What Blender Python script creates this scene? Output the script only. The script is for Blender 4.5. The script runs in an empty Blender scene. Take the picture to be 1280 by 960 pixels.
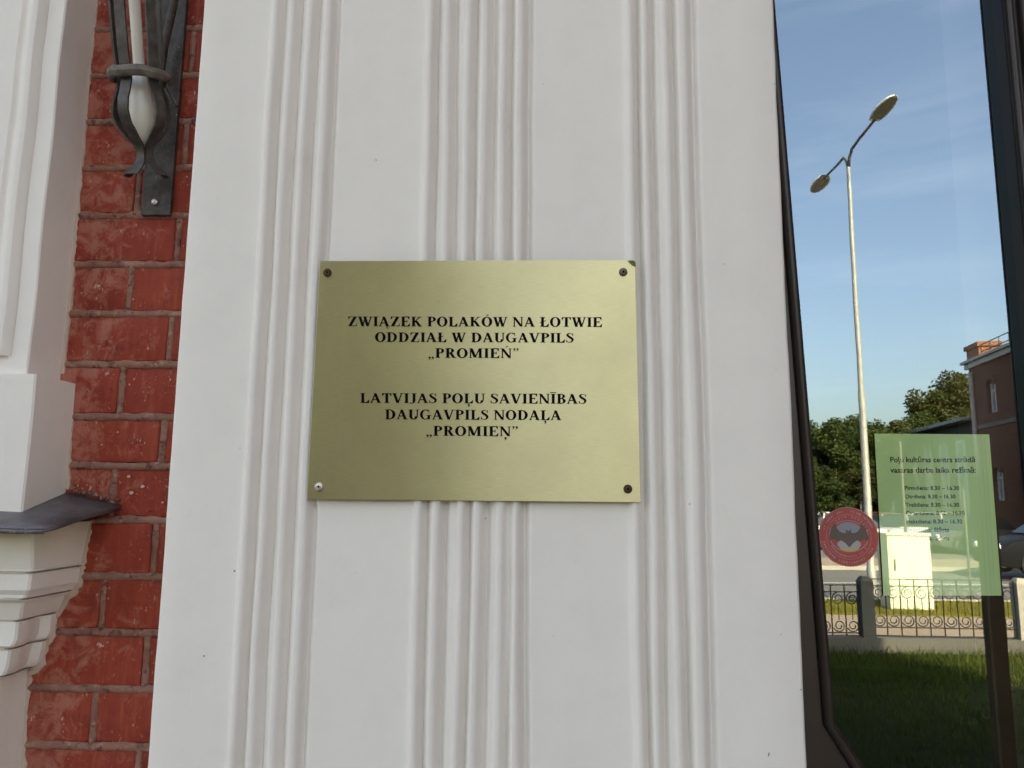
import bpy, bmesh, math, random
from mathutils import Vector, Matrix, noise
random.seed(7)
S = bpy.context.scene
COL = S.collection
R = math.radians

# ------------------------------------------------------------------ camera
D, CAMZ = 0.955, 2.0              # metres in front of the pilaster face, height over the lawn
F = 967.0                         # focal length in pixels of a 1280 wide frame
YAW, PITCH, ROLL = R(2.3), R(8.5), 0.00927
f = Vector((-math.sin(YAW) * math.cos(PITCH), math.cos(YAW) * math.cos(PITCH), math.sin(PITCH)))
r0 = Vector((math.cos(YAW), math.sin(YAW), 0))
u0 = r0.cross(f)
rt = r0 * math.cos(ROLL) + u0 * math.sin(ROLL)
up = rt.cross(f)
cam_d = bpy.data.cameras.new('camera'); cam = bpy.data.objects.new('camera', cam_d); COL.objects.link(cam)
cam_d.sensor_width = 36; cam_d.lens = F / 1280 * 36; cam_d.clip_start = 0.02; cam_d.clip_end = 3000
CP = Vector((0, -D, CAMZ))
cam.matrix_world = Matrix.Translation(CP) @ Matrix(((rt.x, up.x, -f.x), (rt.y, up.y, -f.y), (rt.z, up.z, -f.z))).to_4x4()
S.camera = cam
cam_d.dof.use_dof = False

# ------------------------------------------------------------------ world, sun, exposure
SUN_AZ, SUN_EL = R(20), R(38)      # azimuth measured from +Y towards +X: the sun is behind the facade, to the right
w = bpy.data.worlds.new('World'); S.world = w; w.use_nodes = True
nt = w.node_tree; bg = nt.nodes['Background']
sky = nt.nodes.new('ShaderNodeTexSky'); sky.sky_type = 'NISHITA'; sky.sun_disc = False
sky.sun_elevation = SUN_EL; sky.sun_rotation = SUN_AZ
sky.air_density = 1.1; sky.dust_density = 3.8; sky.ozone_density = 4.0; sky.altitude = 100
tcw = nt.nodes.new('ShaderNodeTexCoord'); mpw = nt.nodes.new('ShaderNodeMapping'); mpw.inputs['Scale'].default_value = (1.0, 1.0, 6.0); mpw.inputs['Rotation'].default_value = (.12, .08, 0)
nw = nt.nodes.new('ShaderNodeTexNoise'); nw.inputs['Scale'].default_value = 2.6; nw.inputs['Detail'].default_value = 6; nw.inputs['Roughness'].default_value = .62; nw.inputs['Distortion'].default_value = .5
rw = nt.nodes.new('ShaderNodeValToRGB'); rw.color_ramp.elements[0].position = .48; rw.color_ramp.elements[0].color = (0, 0, 0, 1); rw.color_ramp.elements[1].position = .80; rw.color_ramp.elements[1].color = (.06, .06, .06, 1)
mw = nt.nodes.new('ShaderNodeMix'); mw.data_type = 'RGBA'; mw.inputs[7].default_value = (9.0, 9.6, 10.6, 1)     # thin high cirrus
nt.links.new(tcw.outputs['Generated'], mpw.inputs[0]); nt.links.new(mpw.outputs[0], nw.inputs['Vector']); nt.links.new(nw.outputs[0], rw.inputs[0]); nt.links.new(rw.outputs[0], mw.inputs[0])
nt.links.new(sky.outputs[0], mw.inputs[6]); nt.links.new(mw.outputs[2], bg.inputs['Color']); bg.inputs['Strength'].default_value = 0.15
sun_d = bpy.data.lights.new('sun', 'SUN'); sun = bpy.data.objects.new('sun', sun_d); COL.objects.link(sun)
sun_d.energy = 3.8; sun_d.angle = R(0.53); sun_d.color = (1.0, 0.86, 0.68)
sd = Vector((math.sin(SUN_AZ) * math.cos(SUN_EL), math.cos(SUN_AZ) * math.cos(SUN_EL), math.sin(SUN_EL)))
sun.rotation_euler = sd.to_track_quat('Z', 'Y').to_euler(); sun.location = (0, 0, 30)
S.view_settings.view_transform = 'Standard'; S.view_settings.look = 'None'
S.view_settings.exposure = 2.60; S.view_settings.gamma = 1
S.view_settings.use_curve_mapping = False
S.view_settings.use_white_balance = True; S.view_settings.white_balance_temperature = 11500; S.view_settings.white_balance_tint = 17   # phone set for shade
S.cycles.max_bounces = 10; S.cycles.transparent_max_bounces = 16
S.cycles.use_denoising = True
S.cycles.caustics_reflective = False; S.cycles.caustics_refractive = False

# ------------------------------------------------------------------ geometry helpers
YB, YG = 0.25, 0.415               # brick face and outer face of the glass, metres behind the pilaster face
def ray(px, py): return (f * F + rt * (px - 640) + up * (480 - py)).normalized()
def PY(px, py, y=0.0):
    d = ray(px, py); return CP + d * ((y - CP.y) / d.y)
def PX(px, py, x):
    d = ray(px, py); return CP + d * ((x - CP.x) / d.x)
def PZ(px, py, z):
    d = ray(px, py); return CP + d * ((z - CP.z) / d.z)
def PD(px, py, dist):              # point at a horizontal distance along the facade normal
    return PY(px, py, dist - D)
def mir(p): return Vector((p[0], 2 * YG - p[1], p[2]))

class MB:
    def __init__(s): s.v = []; s.f = []
    def poly(s, pts):
        n = len(s.v); s.v += [Vector(p) for p in pts]; s.f.append(tuple(range(n, n + len(pts))))
    def box(s, c, size, rot=None, taper=1.0):
        c = Vector(c); hx, hy, hz = (k / 2 for k in size); n = len(s.v)
        for z in (-hz, hz):
            t = taper if z > 0 else 1
            for x, y in ((-hx, -hy), (hx, -hy), (hx, hy), (-hx, hy)):
                p = Vector((x * t, y * t, z))
                if rot: p = rot @ p
                s.v.append(c + p)
        for q in ((0, 3, 2, 1), (4, 5, 6, 7), (0, 1, 5, 4), (1, 2, 6, 5), (2, 3, 7, 6), (3, 0, 4, 7)):
            s.f.append(tuple(n + k for k in q))
    def span(s, a, b): s.box([(a[k] + b[k]) / 2 for k in range(3)], [abs(b[k] - a[k]) for k in range(3)])
    def tube(s, path, rad, seg=8, cap=True, flat=None, side=None):
        path = [Vector(p) for p in path]; m = len(path); base = len(s.v)
        if not hasattr(rad, '__len__'): rad = [rad] * m
        prev = None
        for i, p in enumerate(path):
            t = (path[min(i + 1, m - 1)] - path[max(i - 1, 0)]).normalized()
            if side is not None: a = (Vector(side) - t * t.dot(Vector(side))).normalized()
            elif prev is None:
                a = t.orthogonal().normalized()
            else: a = (prev - t * t.dot(prev)).normalized()
            prev = a; b = t.cross(a)
            for k in range(seg):
                g = 2 * math.pi * k / seg + math.pi / seg
                s.v.append(p + (a * math.cos(g) + b * math.sin(g) * (flat or 1)) * rad[i])
        for i in range(m - 1):
            for k in range(seg):
                k2 = (k + 1) % seg
                s.f.append((base + i * seg + k, base + i * seg + k2, base + (i + 1) * seg + k2, base + (i + 1) * seg + k))
        if cap:
            s.f.append(tuple(base + k for k in reversed(range(seg))))
            s.f.append(tuple(base + (m - 1) * seg + k for k in range(seg)))
    def lathe(s, prof, c=(0, 0, 0), seg=16, axis=None):
        c = Vector(c); base = len(s.v); m = len(prof)
        q = Vector((0, 0, 1)).rotation_difference(Vector(axis)) if axis is not None else None
        for rr, z in prof:
            for k in range(seg):
                g = 2 * math.pi * k / seg; p = Vector((rr * math.cos(g), rr * math.sin(g), z))
                if q: p = q @ p
                s.v.append(c + p)
        for i in range(m - 1):
            for k in range(seg):
                k2 = (k + 1) % seg
                s.f.append((base + i * seg + k, base + i * seg + k2, base + (i + 1) * seg + k2, base + (i + 1) * seg + k))
        s.f.append(tuple(base + k for k in reversed(range(seg)))); s.f.append(tuple(base + (m - 1) * seg + k for k in range(seg)))
    def prism(s, pts, off):            # pts: planar polygon, off: extrusion vector
        off = Vector(off); n = len(pts); b = len(s.v)
        s.v += [Vector(p) for p in pts] + [Vector(p) + off for p in pts]
        s.f.append(tuple(range(b, b + n))); s.f.append(tuple(reversed(range(b + n, b + 2 * n))))
        for i in range(n):
            j = (i + 1) % n; s.f.append((b + j, b + i, b + n + i, b + n + j))
    def grid(s, rows):
        b = len(s.v); m = len(rows[0])
        for r_ in rows: s.v += [Vector(p) for p in r_]
        for i in range(len(rows) - 1):
            for j in range(m - 1):
                s.f.append((b + i * m + j, b + i * m + j + 1, b + (i + 1) * m + j + 1, b + (i + 1) * m + j))
    def mirror(s): s.v = [mir(p) for p in s.v]; s.f = [tuple(reversed(q)) for q in s.f]; return s
    def build(s, name, mat, parent=None, origin=None, smooth=False, fix=False, bevel=0, label=None, kind=None, auto=None):
        o0 = Vector(origin) if origin is not None else (parent['_o'] if False else (Vector(parent.matrix_basis.translation) if parent and parent.parent is None else Vector((0, 0, 0))))
        if parent and parent.parent is not None: o0 = Vector(parent.parent.matrix_basis.translation)
        me = bpy.data.meshes.new(name); me.from_pydata([tuple(p - o0) for p in s.v], [], s.f)
        if fix or bevel:
            bm = bmesh.new(); bm.from_mesh(me)
            if bevel: bmesh.ops.bevel(bm, geom=list(bm.edges), offset=bevel, segments=2, affect='EDGES', profile=.6)
            bmesh.ops.recalc_face_normals(bm, faces=bm.faces); bm.to_mesh(me); bm.free()
        if smooth: me.shade_smooth()
        if auto is not None:
            me.shade_smooth(); 
            bm = bmesh.new(); bm.from_mesh(me)
            for e in bm.edges:
                if len(e.link_faces) == 2 and e.calc_face_angle(0) > auto: e.smooth = False
            bm.to_mesh(me); bm.free()
        me.materials.append(mat)
        o = bpy.data.objects.new(name, me); COL.objects.link(o)
        if parent: o.parent = parent
        else: o.location = o0
        if label: o['label'] = label
        if kind: o['kind'] = kind
        return o

def thing(name, label, cat, loc, group=None):
    o = bpy.data.objects.new(name, None); COL.objects.link(o); o.location = loc; o.empty_display_size = .1
    o['label'] = label; o['category'] = cat
    if group: o['group'] = group
    return o
def tag(o, label, cat, group=None):
    o['label'] = label; o['category'] = cat
    if group: o['group'] = group
    return o
def copy_thing(o, loc, label=None, rotz=None, scale=None):
    c = o.copy(); COL.objects.link(c); c.location = loc
    if rotz is not None: c.rotation_euler.z = rotz
    if scale is not None: c.scale = scale if hasattr(scale, '__len__') else (scale,) * 3
    if label: c['label'] = label
    for ch in list(o.children):
        k = ch.copy(); COL.objects.link(k); k.parent = c
        for g in list(ch.children):
            m = g.copy(); COL.objects.link(m); m.parent = k
    return c

# ------------------------------------------------------------------ materials
def mat(name): 
    m = bpy.data.materials.new(name); m.use_nodes = True
    return m, m.node_tree, m.node_tree.nodes['Principled BSDF']
def N(t, typ, **kw):
    n = t.nodes.new(typ)
    for k, v in kw.items():
        if k in n.inputs: n.inputs[k].default_value = v
        else: setattr(n, k, v)
    return n
def mixc(t, fac, a, b, mode='MIX'):
    n = t.nodes.new('ShaderNodeMix'); n.data_type = 'RGBA'; n.blend_type = mode
    for sock, val in ((0, fac), (6, a), (7, b)):
        if hasattr(val, 'is_output') or isinstance(val, bpy.types.NodeSocket): t.links.new(val, n.inputs[sock])
        elif sock == 0: n.inputs[0].default_value = val
        else: n.inputs[sock].default_value = (*val, 1) if len(val) == 3 else val
    return n.outputs[2]
def ramp(t, src, stops):
    n = t.nodes.new('ShaderNodeValToRGB'); e = n.color_ramp.elements
    while len(e) > len(stops): e.remove(e[-1])
    while len(e) < len(stops): e.new(.5)
    for k, (p, c) in enumerate(stops):
        e[k].position = p; e[k].color = (c, c, c, 1) if not hasattr(c, '__len__') else (*c, 1)
    t.links.new(src, n.inputs[0]); return n.outputs[0]
def noise_t(t, scale, detail=4, rough=.55, vec=None, dist=0):
    n = N(t, 'ShaderNodeTexNoise'); n.inputs['Scale'].default_value = scale; n.inputs['Detail'].default_value = detail
    n.inputs['Roughness'].default_value = rough; n.inputs['Distortion'].default_value = dist
    if vec is not None: t.links.new(vec, n.inputs['Vector'])
    return n.outputs[0]
def coord(t, scale=(1, 1, 1), which='Object', loc=(0, 0, 0)):
    c = N(t, 'ShaderNodeTexCoord'); m = N(t, 'ShaderNodeMapping'); m.inputs['Scale'].default_value = scale; m.inputs['Location'].default_value = loc
    t.links.new(c.outputs[which], m.inputs[0]); return m.outputs[0]
def bump(t, bs, src, strength=.3, dist=.001, prev=None):
    b = N(t, 'ShaderNodeBump'); b.inputs['Strength'].default_value = strength; b.inputs['Distance'].default_value = dist
    t.links.new(src, b.inputs['Height'])
    if prev: t.links.new(prev.outputs[0], b.inputs['Normal'])
    t.links.new(b.outputs[0], bs.inputs['Normal']); return b
def simple(name, c, rough=.6, metal=0.0, var=.15, nscale=8, bmp=.0, bscale=60, spec=.5):
    m, t, b = mat(name); v = coord(t)
    n = noise_t(t, nscale, 5, vec=v)
    dark = tuple(k * (1 - var) for k in c); lite = tuple(min(1, k * (1 + var)) for k in c)
    t.links.new(mixc(t, ramp(t, n, [(.3, 0), (.7, 1)]), dark, lite), b.inputs['Base Color'])
    b.inputs['Roughness'].default_value = rough; b.inputs['Metallic'].default_value = metal
    b.inputs['Specular IOR Level'].default_value = spec
    if bmp: bump(t, b, noise_t(t, bscale, 4, vec=v), bmp, .002)
    return m

def plaster_mat(name, base, dirt=(.62, .60, .55), stain=None):
    m, t, b = mat(name); v = coord(t)
    big = noise_t(t, 2.2, 5, .6, v); mid = noise_t(t, 14, 5, .6, v)
    c = mixc(t, ramp(t, big, [(.35, 0), (.75, .35)]), base, dirt)
    c = mixc(t, ramp(t, mid, [(.45, 0), (.8, .28)]), c, tuple(k * .82 for k in base))
    sp = N(t, 'ShaderNodeTexVoronoi'); sp.inputs['Scale'].default_value = 22; t.links.new(v, sp.inputs['Vector'])
    spk = ramp(t, sp.outputs['Distance'], [(.02, 1), (.035, 0)])
    sel = ramp(t, noise_t(t, 9, 2, vec=v), [(.62, 0), (.64, 1)])
    mm = N(t, 'ShaderNodeMath', operation='MULTIPLY'); t.links.new(spk, mm.inputs[0]); t.links.new(sel, mm.inputs[1])
    c = mixc(t, mm.outputs[0], c, (.18, .15, .12))
    if stain: c = stain(t, v, c)
    t.links.new(c, b.inputs['Base Color']); b.inputs['Roughness'].default_value = .62; b.inputs['Specular IOR Level'].default_value = .3
    b1 = bump(t, b, noise_t(t, 30, 6, .6, v), .16, .003)
    b2 = bump(t, b, noise_t(t, 8, 5, .6, coord(t, (3, 3, .6))), .25, .004, b1); bump(t, b, noise_t(t, 330, 4, .7, v), .45, .0007, b2)
    return m
M_plaster = plaster_mat('painted_plaster', (.81, .76, .705), (.77, .72, .665))
def ochre(t, v, c):
    s = N(t, 'ShaderNodeSeparateXYZ'); t.links.new(v, s.inputs[0])
    # damp ochre run-off stain on the plaster just under the metal flashing
    a = N(t, 'ShaderNodeMath', operation='MULTIPLY_ADD'); t.links.new(noise_t(t, 18, 4, vec=v), a.inputs[0]); a.inputs[1].default_value = .05
    t.links.new(s.outputs['Z'], a.inputs[2])
    k = ramp(t, a.outputs[0], [(.02, .0), (.05, .12), (.075, .45), (.095, .8)])
    return mixc(t, k, c, (.56, .50, .27))
M_corbel = plaster_mat('corbel_plaster', (.81, .765, .71), (.75, .70, .62), ochre)
M_stuccoback = simple('broken_render', (.42, .30, .22), .9, var=.3, nscale=40, bmp=.6)

def brick_mat():
    m, t, b = mat('old_red_brick')
    oi = N(t, 'ShaderNodeObjectInfo'); g = N(t, 'ShaderNodeNewGeometry')
    mp = N(t, 'ShaderNodeMapping'); t.links.new(g.outputs['Position'], mp.inputs[0]); v = mp.outputs[0]
    c = mixc(t, oi.outputs['Random'], (.38, .054, .029), (.27, .032, .021))
    n1 = noise_t(t, 16, 6, .65, v, .3)
    c = mixc(t, ramp(t, n1, [(.35, 0), (.62, .6)]), c, (.36, .062, .036))
    n4 = noise_t(t, 28, 5, .6, v)
    c = mixc(t, ramp(t, n4, [(.55, 0), (.72, .6)]), c, (.13, .028, .02))
    mv = N(t, 'ShaderNodeMapping'); mv.inputs['Scale'].default_value = (1, 1, .12); t.links.new(v, mv.inputs[0])
    brs = noise_t(t, 130, 4, .6, mv.outputs[0])
    c = mixc(t, ramp(t, brs, [(.42, .35), (.62, 0)]), c, (.22, .026, .02))
    c = mixc(t, ramp(t, brs, [(.60, 0), (.75, .35)]), c, (.48, .13, .085))
    # thin lime wash left on the face, heavier near the plaster edge
    n2 = noise_t(t, 34, 7, .7, v, .6)
    sp = N(t, 'ShaderNodeSeparateXYZ'); t.links.new(v, sp.inputs[0])
    ex = N(t, 'ShaderNodeMapRange'); t.links.new(sp.outputs['X'], ex.inputs[0])
    ex.inputs[1].default_value = -.66; ex.inputs[2].default_value = -.72; ex.inputs[3].default_value = 0; ex.inputs[4].default_value = .14
    ad = N(t, 'ShaderNodeMath', operation='ADD'); t.links.new(n2, ad.inputs[0]); t.links.new(ex.outputs[0], ad.inputs[1])
    c = mixc(t, ramp(t, ad.outputs[0], [(.57, 0), (.72, .55)]), c, (.52, .21, .15))
    # small white paint flecks, streaked downwards
    m2 = N(t, 'ShaderNodeMapping'); m2.inputs['Scale'].default_value = (1, 1, .55); t.links.new(v, m2.inputs[0])
    n3 = noise_t(t, 190, 3, .6, m2.outputs[0]); n5 = noise_t(t, 20, 3, .6, v)
    k3 = ramp(t, n3, [(.64, 0), (.69, 1)]); k5 = ramp(t, n5, [(.47, 0), (.6, .7)])
    mm = N(t, 'ShaderNodeMath', operation='MULTIPLY'); t.links.new(k3, mm.inputs[0]); t.links.new(k5, mm.inputs[1])
    c = mixc(t, mm.outputs[0], c, (.70, .50, .40))
    t.links.new(c, b.inputs['Base Color']); b.inputs['Roughness'].default_value = .6; b.inputs['Specular IOR Level'].default_value = .18
    b1 = bump(t, b, n1, .8, .005); b2_ = bump(t, b, ramp(t, noise_t(t, 45, 4, .6, v), [(.30, 0), (.38, 1)]), .7, .0015, b1); bump(t, b, noise_t(t, 240, 5, .65, v), .6, .0015, b2_)
    return m
M_brick = brick_mat()
def mortar_mat():
    m, t, b = mat('pointing_mortar'); g = N(t, 'ShaderNodeNewGeometry'); v = g.outputs['Position']
    c = mixc(t, ramp(t, noise_t(t, 22, 5, .6, v), [(.35, 0), (.7, 1)]), (.25, .105, .072), (.36, .18, .13))
    c = mixc(t, ramp(t, noise_t(t, 60, 5, .6, v), [(.54, 0), (.66, .7)]), c, (.50, .27, .20))
    c = mixc(t, ramp(t, noise_t(t, 90, 4, .6, v), [(.34, .8), (.45, 0)]), c, (.09, .035, .03))
    t.links.new(c, b.inputs['Base Color']); b.inputs['Roughness'].default_value = .9
    b1 = bump(t, b, noise_t(t, 60, 5, .7, v), .8, .004); bump(t, b, noise_t(t, 220, 6, .7, v), .9, .0018, b1); return m
M_mortar = mortar_mat()

def brass_mat():
    m, t, b = mat('brushed_brass'); v = coord(t, (26, 1, 900))
    n = noise_t(t, 3, 4, .6, v)
    v2 = coord(t); big = noise_t(t, 9, 4, .6, v2)
    c = mixc(t, ramp(t, n, [(.3, 0), (.7, 1)]), (.64, .54, .30), (.78, .665, .37))
    c = mixc(t, ramp(t, big, [(.42, 0), (.72, .5)]), c, (.54, .455, .255))
    # a worn vertical scratch line and a smudge
    s = N(t, 'ShaderNodeSeparateXYZ'); t.links.new(v2, s.inputs[0])
    a = N(t, 'ShaderNodeMath', operation='ADD'); t.links.new(s.outputs['X'], a.inputs[0]); a.inputs[1].default_value = .166
    ab = N(t, 'ShaderNodeMath', operation='ABSOLUTE'); t.links.new(a.outputs[0], ab.inputs[0])
    ln = ramp(t, ab.outputs[0], [(.0001, .05), (.0004, 0)])
    c = mixc(t, ln, c, (.85, .82, .6))
    t.links.new(c, b.inputs['Base Color']); b.inputs['Metallic'].default_value = 1
    rr = N(t, 'ShaderNodeMapRange'); t.links.new(n, rr.inputs[0]); rr.inputs[3].default_value = .36; rr.inputs[4].default_value = .41
    t.links.new(rr.outputs[0], b.inputs['Roughness'])
    b.inputs['Anisotropic'].default_value = .9; b.inputs['Anisotropic Rotation'].default_value = .25
    tg = N(t, 'ShaderNodeTangent', direction_type='RADIAL', axis='Z'); t.links.new(tg.outputs[0], b.inputs['Tangent'])
    bump(t, b, n, .04, .0002)
    return m
M_brass = brass_mat()
M_ink = simple('black_engraving', (.006, .004, .003), .9, var=.1, spec=.1)
M_rust = simple('rusty_screw', (.085, .045, .022), .7, .5, .4, 300, .5, 800)
M_dkscrew = simple('dark_steel_screw', (.12, .10, .085), .5, .8, .3, 300, .3, 800)
M_zinc = simple('pale_steel_screw', (.55, .53, .48), .4, .9, .3, 300, .3, 800)
M_patina = simple('tarnished_brass', (.16, .15, .05), .6, .4, .3, 100)

def iron_mat():
    m, t, b = mat('wrought_iron'); v = coord(t)
    c = mixc(t, ramp(t, noise_t(t, 60, 5, .6, v), [(.35, 0), (.7, 1)]), (.030, .026, .023), (.085, .07, .06))
    c = mixc(t, ramp(t, noise_t(t, 95, 5, .7, v), [(.60, 0), (.68, .5)]), c, (.075, .035, .025))
    c = mixc(t, ramp(t, noise_t(t, 260, 3, .6, v), [(.71, 0), (.74, .9)]), c, (.6, .6, .57))
    t.links.new(c, b.inputs['Base Color']); b.inputs['Roughness'].default_value = .5; b.inputs['Metallic'].default_value = .25
    bump(t, b, noise_t(t, 90, 4, .6, v), .5, .002); return m
M_iron = iron_mat()
M_lampglass = simple('opal_glass', (.70, .67, .60), .4, var=.15, spec=.6)
M_collar = simple('pitted_iron', (.15, .125, .10), .65, .3, .35, 80, .6, 120)
def flash_mat():
    m, t, b = mat('sheet_metal_flashing'); v = coord(t, (1, 1, 1)); vs = coord(t, (10, 40, 10))
    c = mixc(t, ramp(t, noise_t(t, 20, 5, .6, v), [(.35, 0), (.7, 1)]), (.085, .078, .082), (.15, .14, .145))
    c = mixc(t, ramp(t, noise_t(t, 5, 5, .7, vs), [(.62, 0), (.72, .6)]), c, (.42, .42, .42))
    t.links.new(c, b.inputs['Base Color']); b.inputs['Roughness'].default_value = .45; b.inputs['Metallic'].default_value = .35
    bump(t, b, noise_t(t, 40, 5, .6, v), .5, .003); return m
M_flash = flash_mat()
M_frame = simple('dark_brown_frame_paint', (.033, .023, .019), .4, var=.12, nscale=12, bmp=.08, bscale=90)
M_wood = simple('brown_inner_sash', (.075, .040, .018), .5, var=.3, nscale=5, bmp=.1)
M_room = simple('dim_room', (.06, .05, .04), .9)

def glass_mat(fac=.285):
    m, t, b = mat('window_glass'); out = t.nodes['Material Output']; t.nodes.remove(b)
    lw = N(t, 'ShaderNodeFresnel'); lw.inputs[0].default_value = 1.5
    mr = N(t, 'ShaderNodeMapRange'); t.links.new(lw.outputs[0], mr.inputs[0])
    mr.inputs[1].default_value = .04; mr.inputs[2].default_value = 1; mr.inputs[3].default_value = fac; mr.inputs[4].default_value = 1
    tr = N(t, 'ShaderNodeBsdfTransparent'); tr.inputs[0].default_value = (.95, .97, .96, 1)
    gl = N(t, 'ShaderNodeBsdfGlossy'); gl.inputs['Roughness'].default_value = .010; gl.inputs[0].default_value = (.575, .82, 1, 1)
    mx = N(t, 'ShaderNodeMixShader'); t.links.new(mr.outputs[0], mx.inputs[0]); t.links.new(tr.outputs[0], mx.inputs[1]); t.links.new(gl.outputs[0], mx.inputs[2])
    bw = N(t, 'ShaderNodeBump'); bw.inputs['Strength'].default_value = .3; bw.inputs['Distance'].default_value = .00025
    t.links.new(noise_t(t, 5, 2, .5, coord(t)), bw.inputs['Height']); t.links.new(bw.outputs[0], gl.inputs['Normal'])      # slightly uneven float glass
    t.links.new(mx.outputs[0], out.inputs[0]); return m
M_glass = glass_mat()
M_paper = simple('green_paper', (.50, .76, .33), .85, var=.05, nscale=3)
def laminate(m, fac=.25):      # glossy clear film over the print
    t = m.node_tree; o_ = t.nodes['Material Output']; b = t.nodes['Principled BSDF']; g = N(t, 'ShaderNodeBsdfGlossy'); g.inputs['Roughness'].default_value = .012; g.inputs[0].default_value = (.575, .82, 1, 1)
    x_ = N(t, 'ShaderNodeMixShader'); x_.inputs[0].default_value = fac; t.links.new(b.outputs[0], x_.inputs[1]); t.links.new(g.outputs[0], x_.inputs[2]); t.links.new(x_.outputs[0], o_.inputs[0])
laminate(M_paper)
M_print = simple('printed_ink', (.02, .035, .02), .7); laminate(M_print)
M_tape = simple('clear_tape_edge', (.42, .60, .38), .3); laminate(M_tape)
M_red = simple('red_vinyl', (.56, .085, .075), .5, var=.12, nscale=30)
M_redpale = simple('faded_pink_vinyl', (.66, .22, .19), .5)
M_vgrey = simple('emblem_grey', (.30, .34, .38), .5)
M_vbat = simple('emblem_brown', (.15, .105, .085), .5)
M_vyel = simple('emblem_yellow', (.62, .50, .08), .5)
M_vlav = simple('emblem_pale_grey', (.45, .44, .46), .5)

# ------------------------------------------------------------------ setting: ground, road, pavements (virtual = mirrored coordinates behind the glass)
def gz(py): return 967 * CAMZ / (py - 624.5)            # horizontal distance of a ground point seen at image row py
def sheet(name, m, x0, x1, d0, d1, z, th=None, label=None, cuts=1):
    mb = MB()
    a = 2 * YG - (d1 - D); b = 2 * YG - (d0 - D)
    if th: mb.span((x0, a, z - th), (x1, b, z))
    else: mb.poly([(x0, a, z), (x1, a, z), (x1, b, z), (x0, b, z)])
    o = mb.build(name, m); o['kind'] = 'structure'; return o
def grass_mat(name, c1, c2, c3):
    m, t, b = mat(name); g = N(t, 'ShaderNodeNewGeometry'); v = g.outputs['Position']
    c = mixc(t, ramp(t, noise_t(t, 1.3, 6, .6, v), [(.35, 0), (.65, 1)]), c1, c2)
    c = mixc(t, ramp(t, noise_t(t, 25, 5, .7, v), [(.45, 0), (.75, .8)]), c, c3)
    t.links.new(c, b.inputs['Base Color']); b.inputs['Roughness'].default_value = .9; b.inputs['Specular IOR Level'].default_value = .15
    bump(t, b, noise_t(t, 60, 5, .7, v), .9, .03); return m
M_lawn = grass_mat('lawn_soil', (.025, .035, .010), (.045, .055, .014), (.08, .07, .03))
M_verge = grass_mat('dry_verge', (.15, .15, .02), (.21, .18, .03), (.26, .19, .05))
M_field = grass_mat('far_ground', (.10, .10, .05), (.14, .12, .07), (.18, .15, .09))
def asphalt(name, c, c2, sc=40):
    m, t, b = mat(name); g = N(t, 'ShaderNodeNewGeometry'); v = g.outputs['Position']
    k = mixc(t, ramp(t, noise_t(t, .7, 5, .6, v), [(.3, 0), (.7, 1)]), c, c2)
    k = mixc(t, ramp(t, noise_t(t, sc, 4, .7, v), [(.4, 0), (.8, .4)]), k, tuple(min(1, q * 1.5) for q in c2))
    t.links.new(k, b.inputs['Base Color']); b.inputs['Roughness'].default_value = .9; bump(t, b, noise_t(t, 90, 3, .6, v), .4, .006); return m
M_road = asphalt('grey_asphalt', (.12, .112, .105), (.16, .15, .14))
M_pave = asphalt('dusty_pavement', (.27, .20, .15), (.33, .25, .19))
M_kerb = asphalt('concrete_kerb', (.38, .35, .31), (.45, .42, .37))
M_conc = asphalt('weathered_concrete', (.10, .095, .085), (.16, .15, .135), 25)
M_paint = simple('road_paint', (.6, .6, .56), .8)
sheet('ground', M_field, -400, 400, -60, 900, -0.16)
sheet('lawn', M_lawn, -40, 40, .2, 11.1, 0.0, .12)
sheet('grass_strip_by_fence', M_verge, -60, 60, 11.1, 11.9, -.004, .1)
sheet('pavement', M_pave, -60, 60, 11.9, 14.7, -.012, .1)
sheet('verge', M_verge, -60, 60, 14.7, 16.9, .0, .14)
sheet('kerb', M_kerb, -80, 80, 16.9, 17.05, .02, .16)
sheet('road', M_road, -150, 150, 17.05, 25.4, -.10, .05)
sheet('kerb', M_kerb, -80, 80, 25.4, 25.6, .02, .16)
sheet('pavement', M_pave, -80, 80, 25.6, 29.5, .0, .15)
sheet('car_park', M_road, -80, 80, 29.5, 44, -.02, .1)
sheet('road_line', M_paint, -150, 150, 21.3, 21.42, -.094, .002)

# ------------------------------------------------------------------ brick wall with individual bricks
ML = [37, 96, 153, 211, 270, 331, 393, 456.5, 523, 582, 650, 721, 792, 862, 934]
zs = [PY(165, y, YB).z for y in ML]
pitch = (zs[0] - zs[-1]) / (len(zs) - 1)
zs = [z + .35 * ((zs[0] - pitch * i) - z) for i, z in enumerate(zs)]
zs = [zs[0] + pitch * k for k in (3, 2, 1)] + zs + [zs[-1] - pitch * k for k in (1, 2, 3)]
xA = PY(156, 430, YB).x; xB = PY(213, 420, YB).x
wall = thing('brick_wall', 'old red brick wall strip between the white pilaster and the plaster pier', 'brick wall', ((-.6), YB, 0))
XL, XR = -.96, -.45
mb = MB(); mb.span((XL - 3.6, YB + .012, -.1), (XR + .2, YB + .40, zs[-1])); mb.span((XL - 3.6, YB + .0125, zs[0]), (XR + .2, YB + .401, 6.5))
mb.span((XL - .2, YB + .0085, zs[-1] - .001), (XR + .2, YB + .3995, zs[0] + .001))
mb.build('mortar_bed', M_mortar, wall)
def rowjoints(i):
    if i % 2 == 1: return [xA - .25 - .125, xA - .25, xA - .125, xA, xA + .25]
    return [xB - .5, xB - .25, xB, xB + .25]
J = .0095
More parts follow.
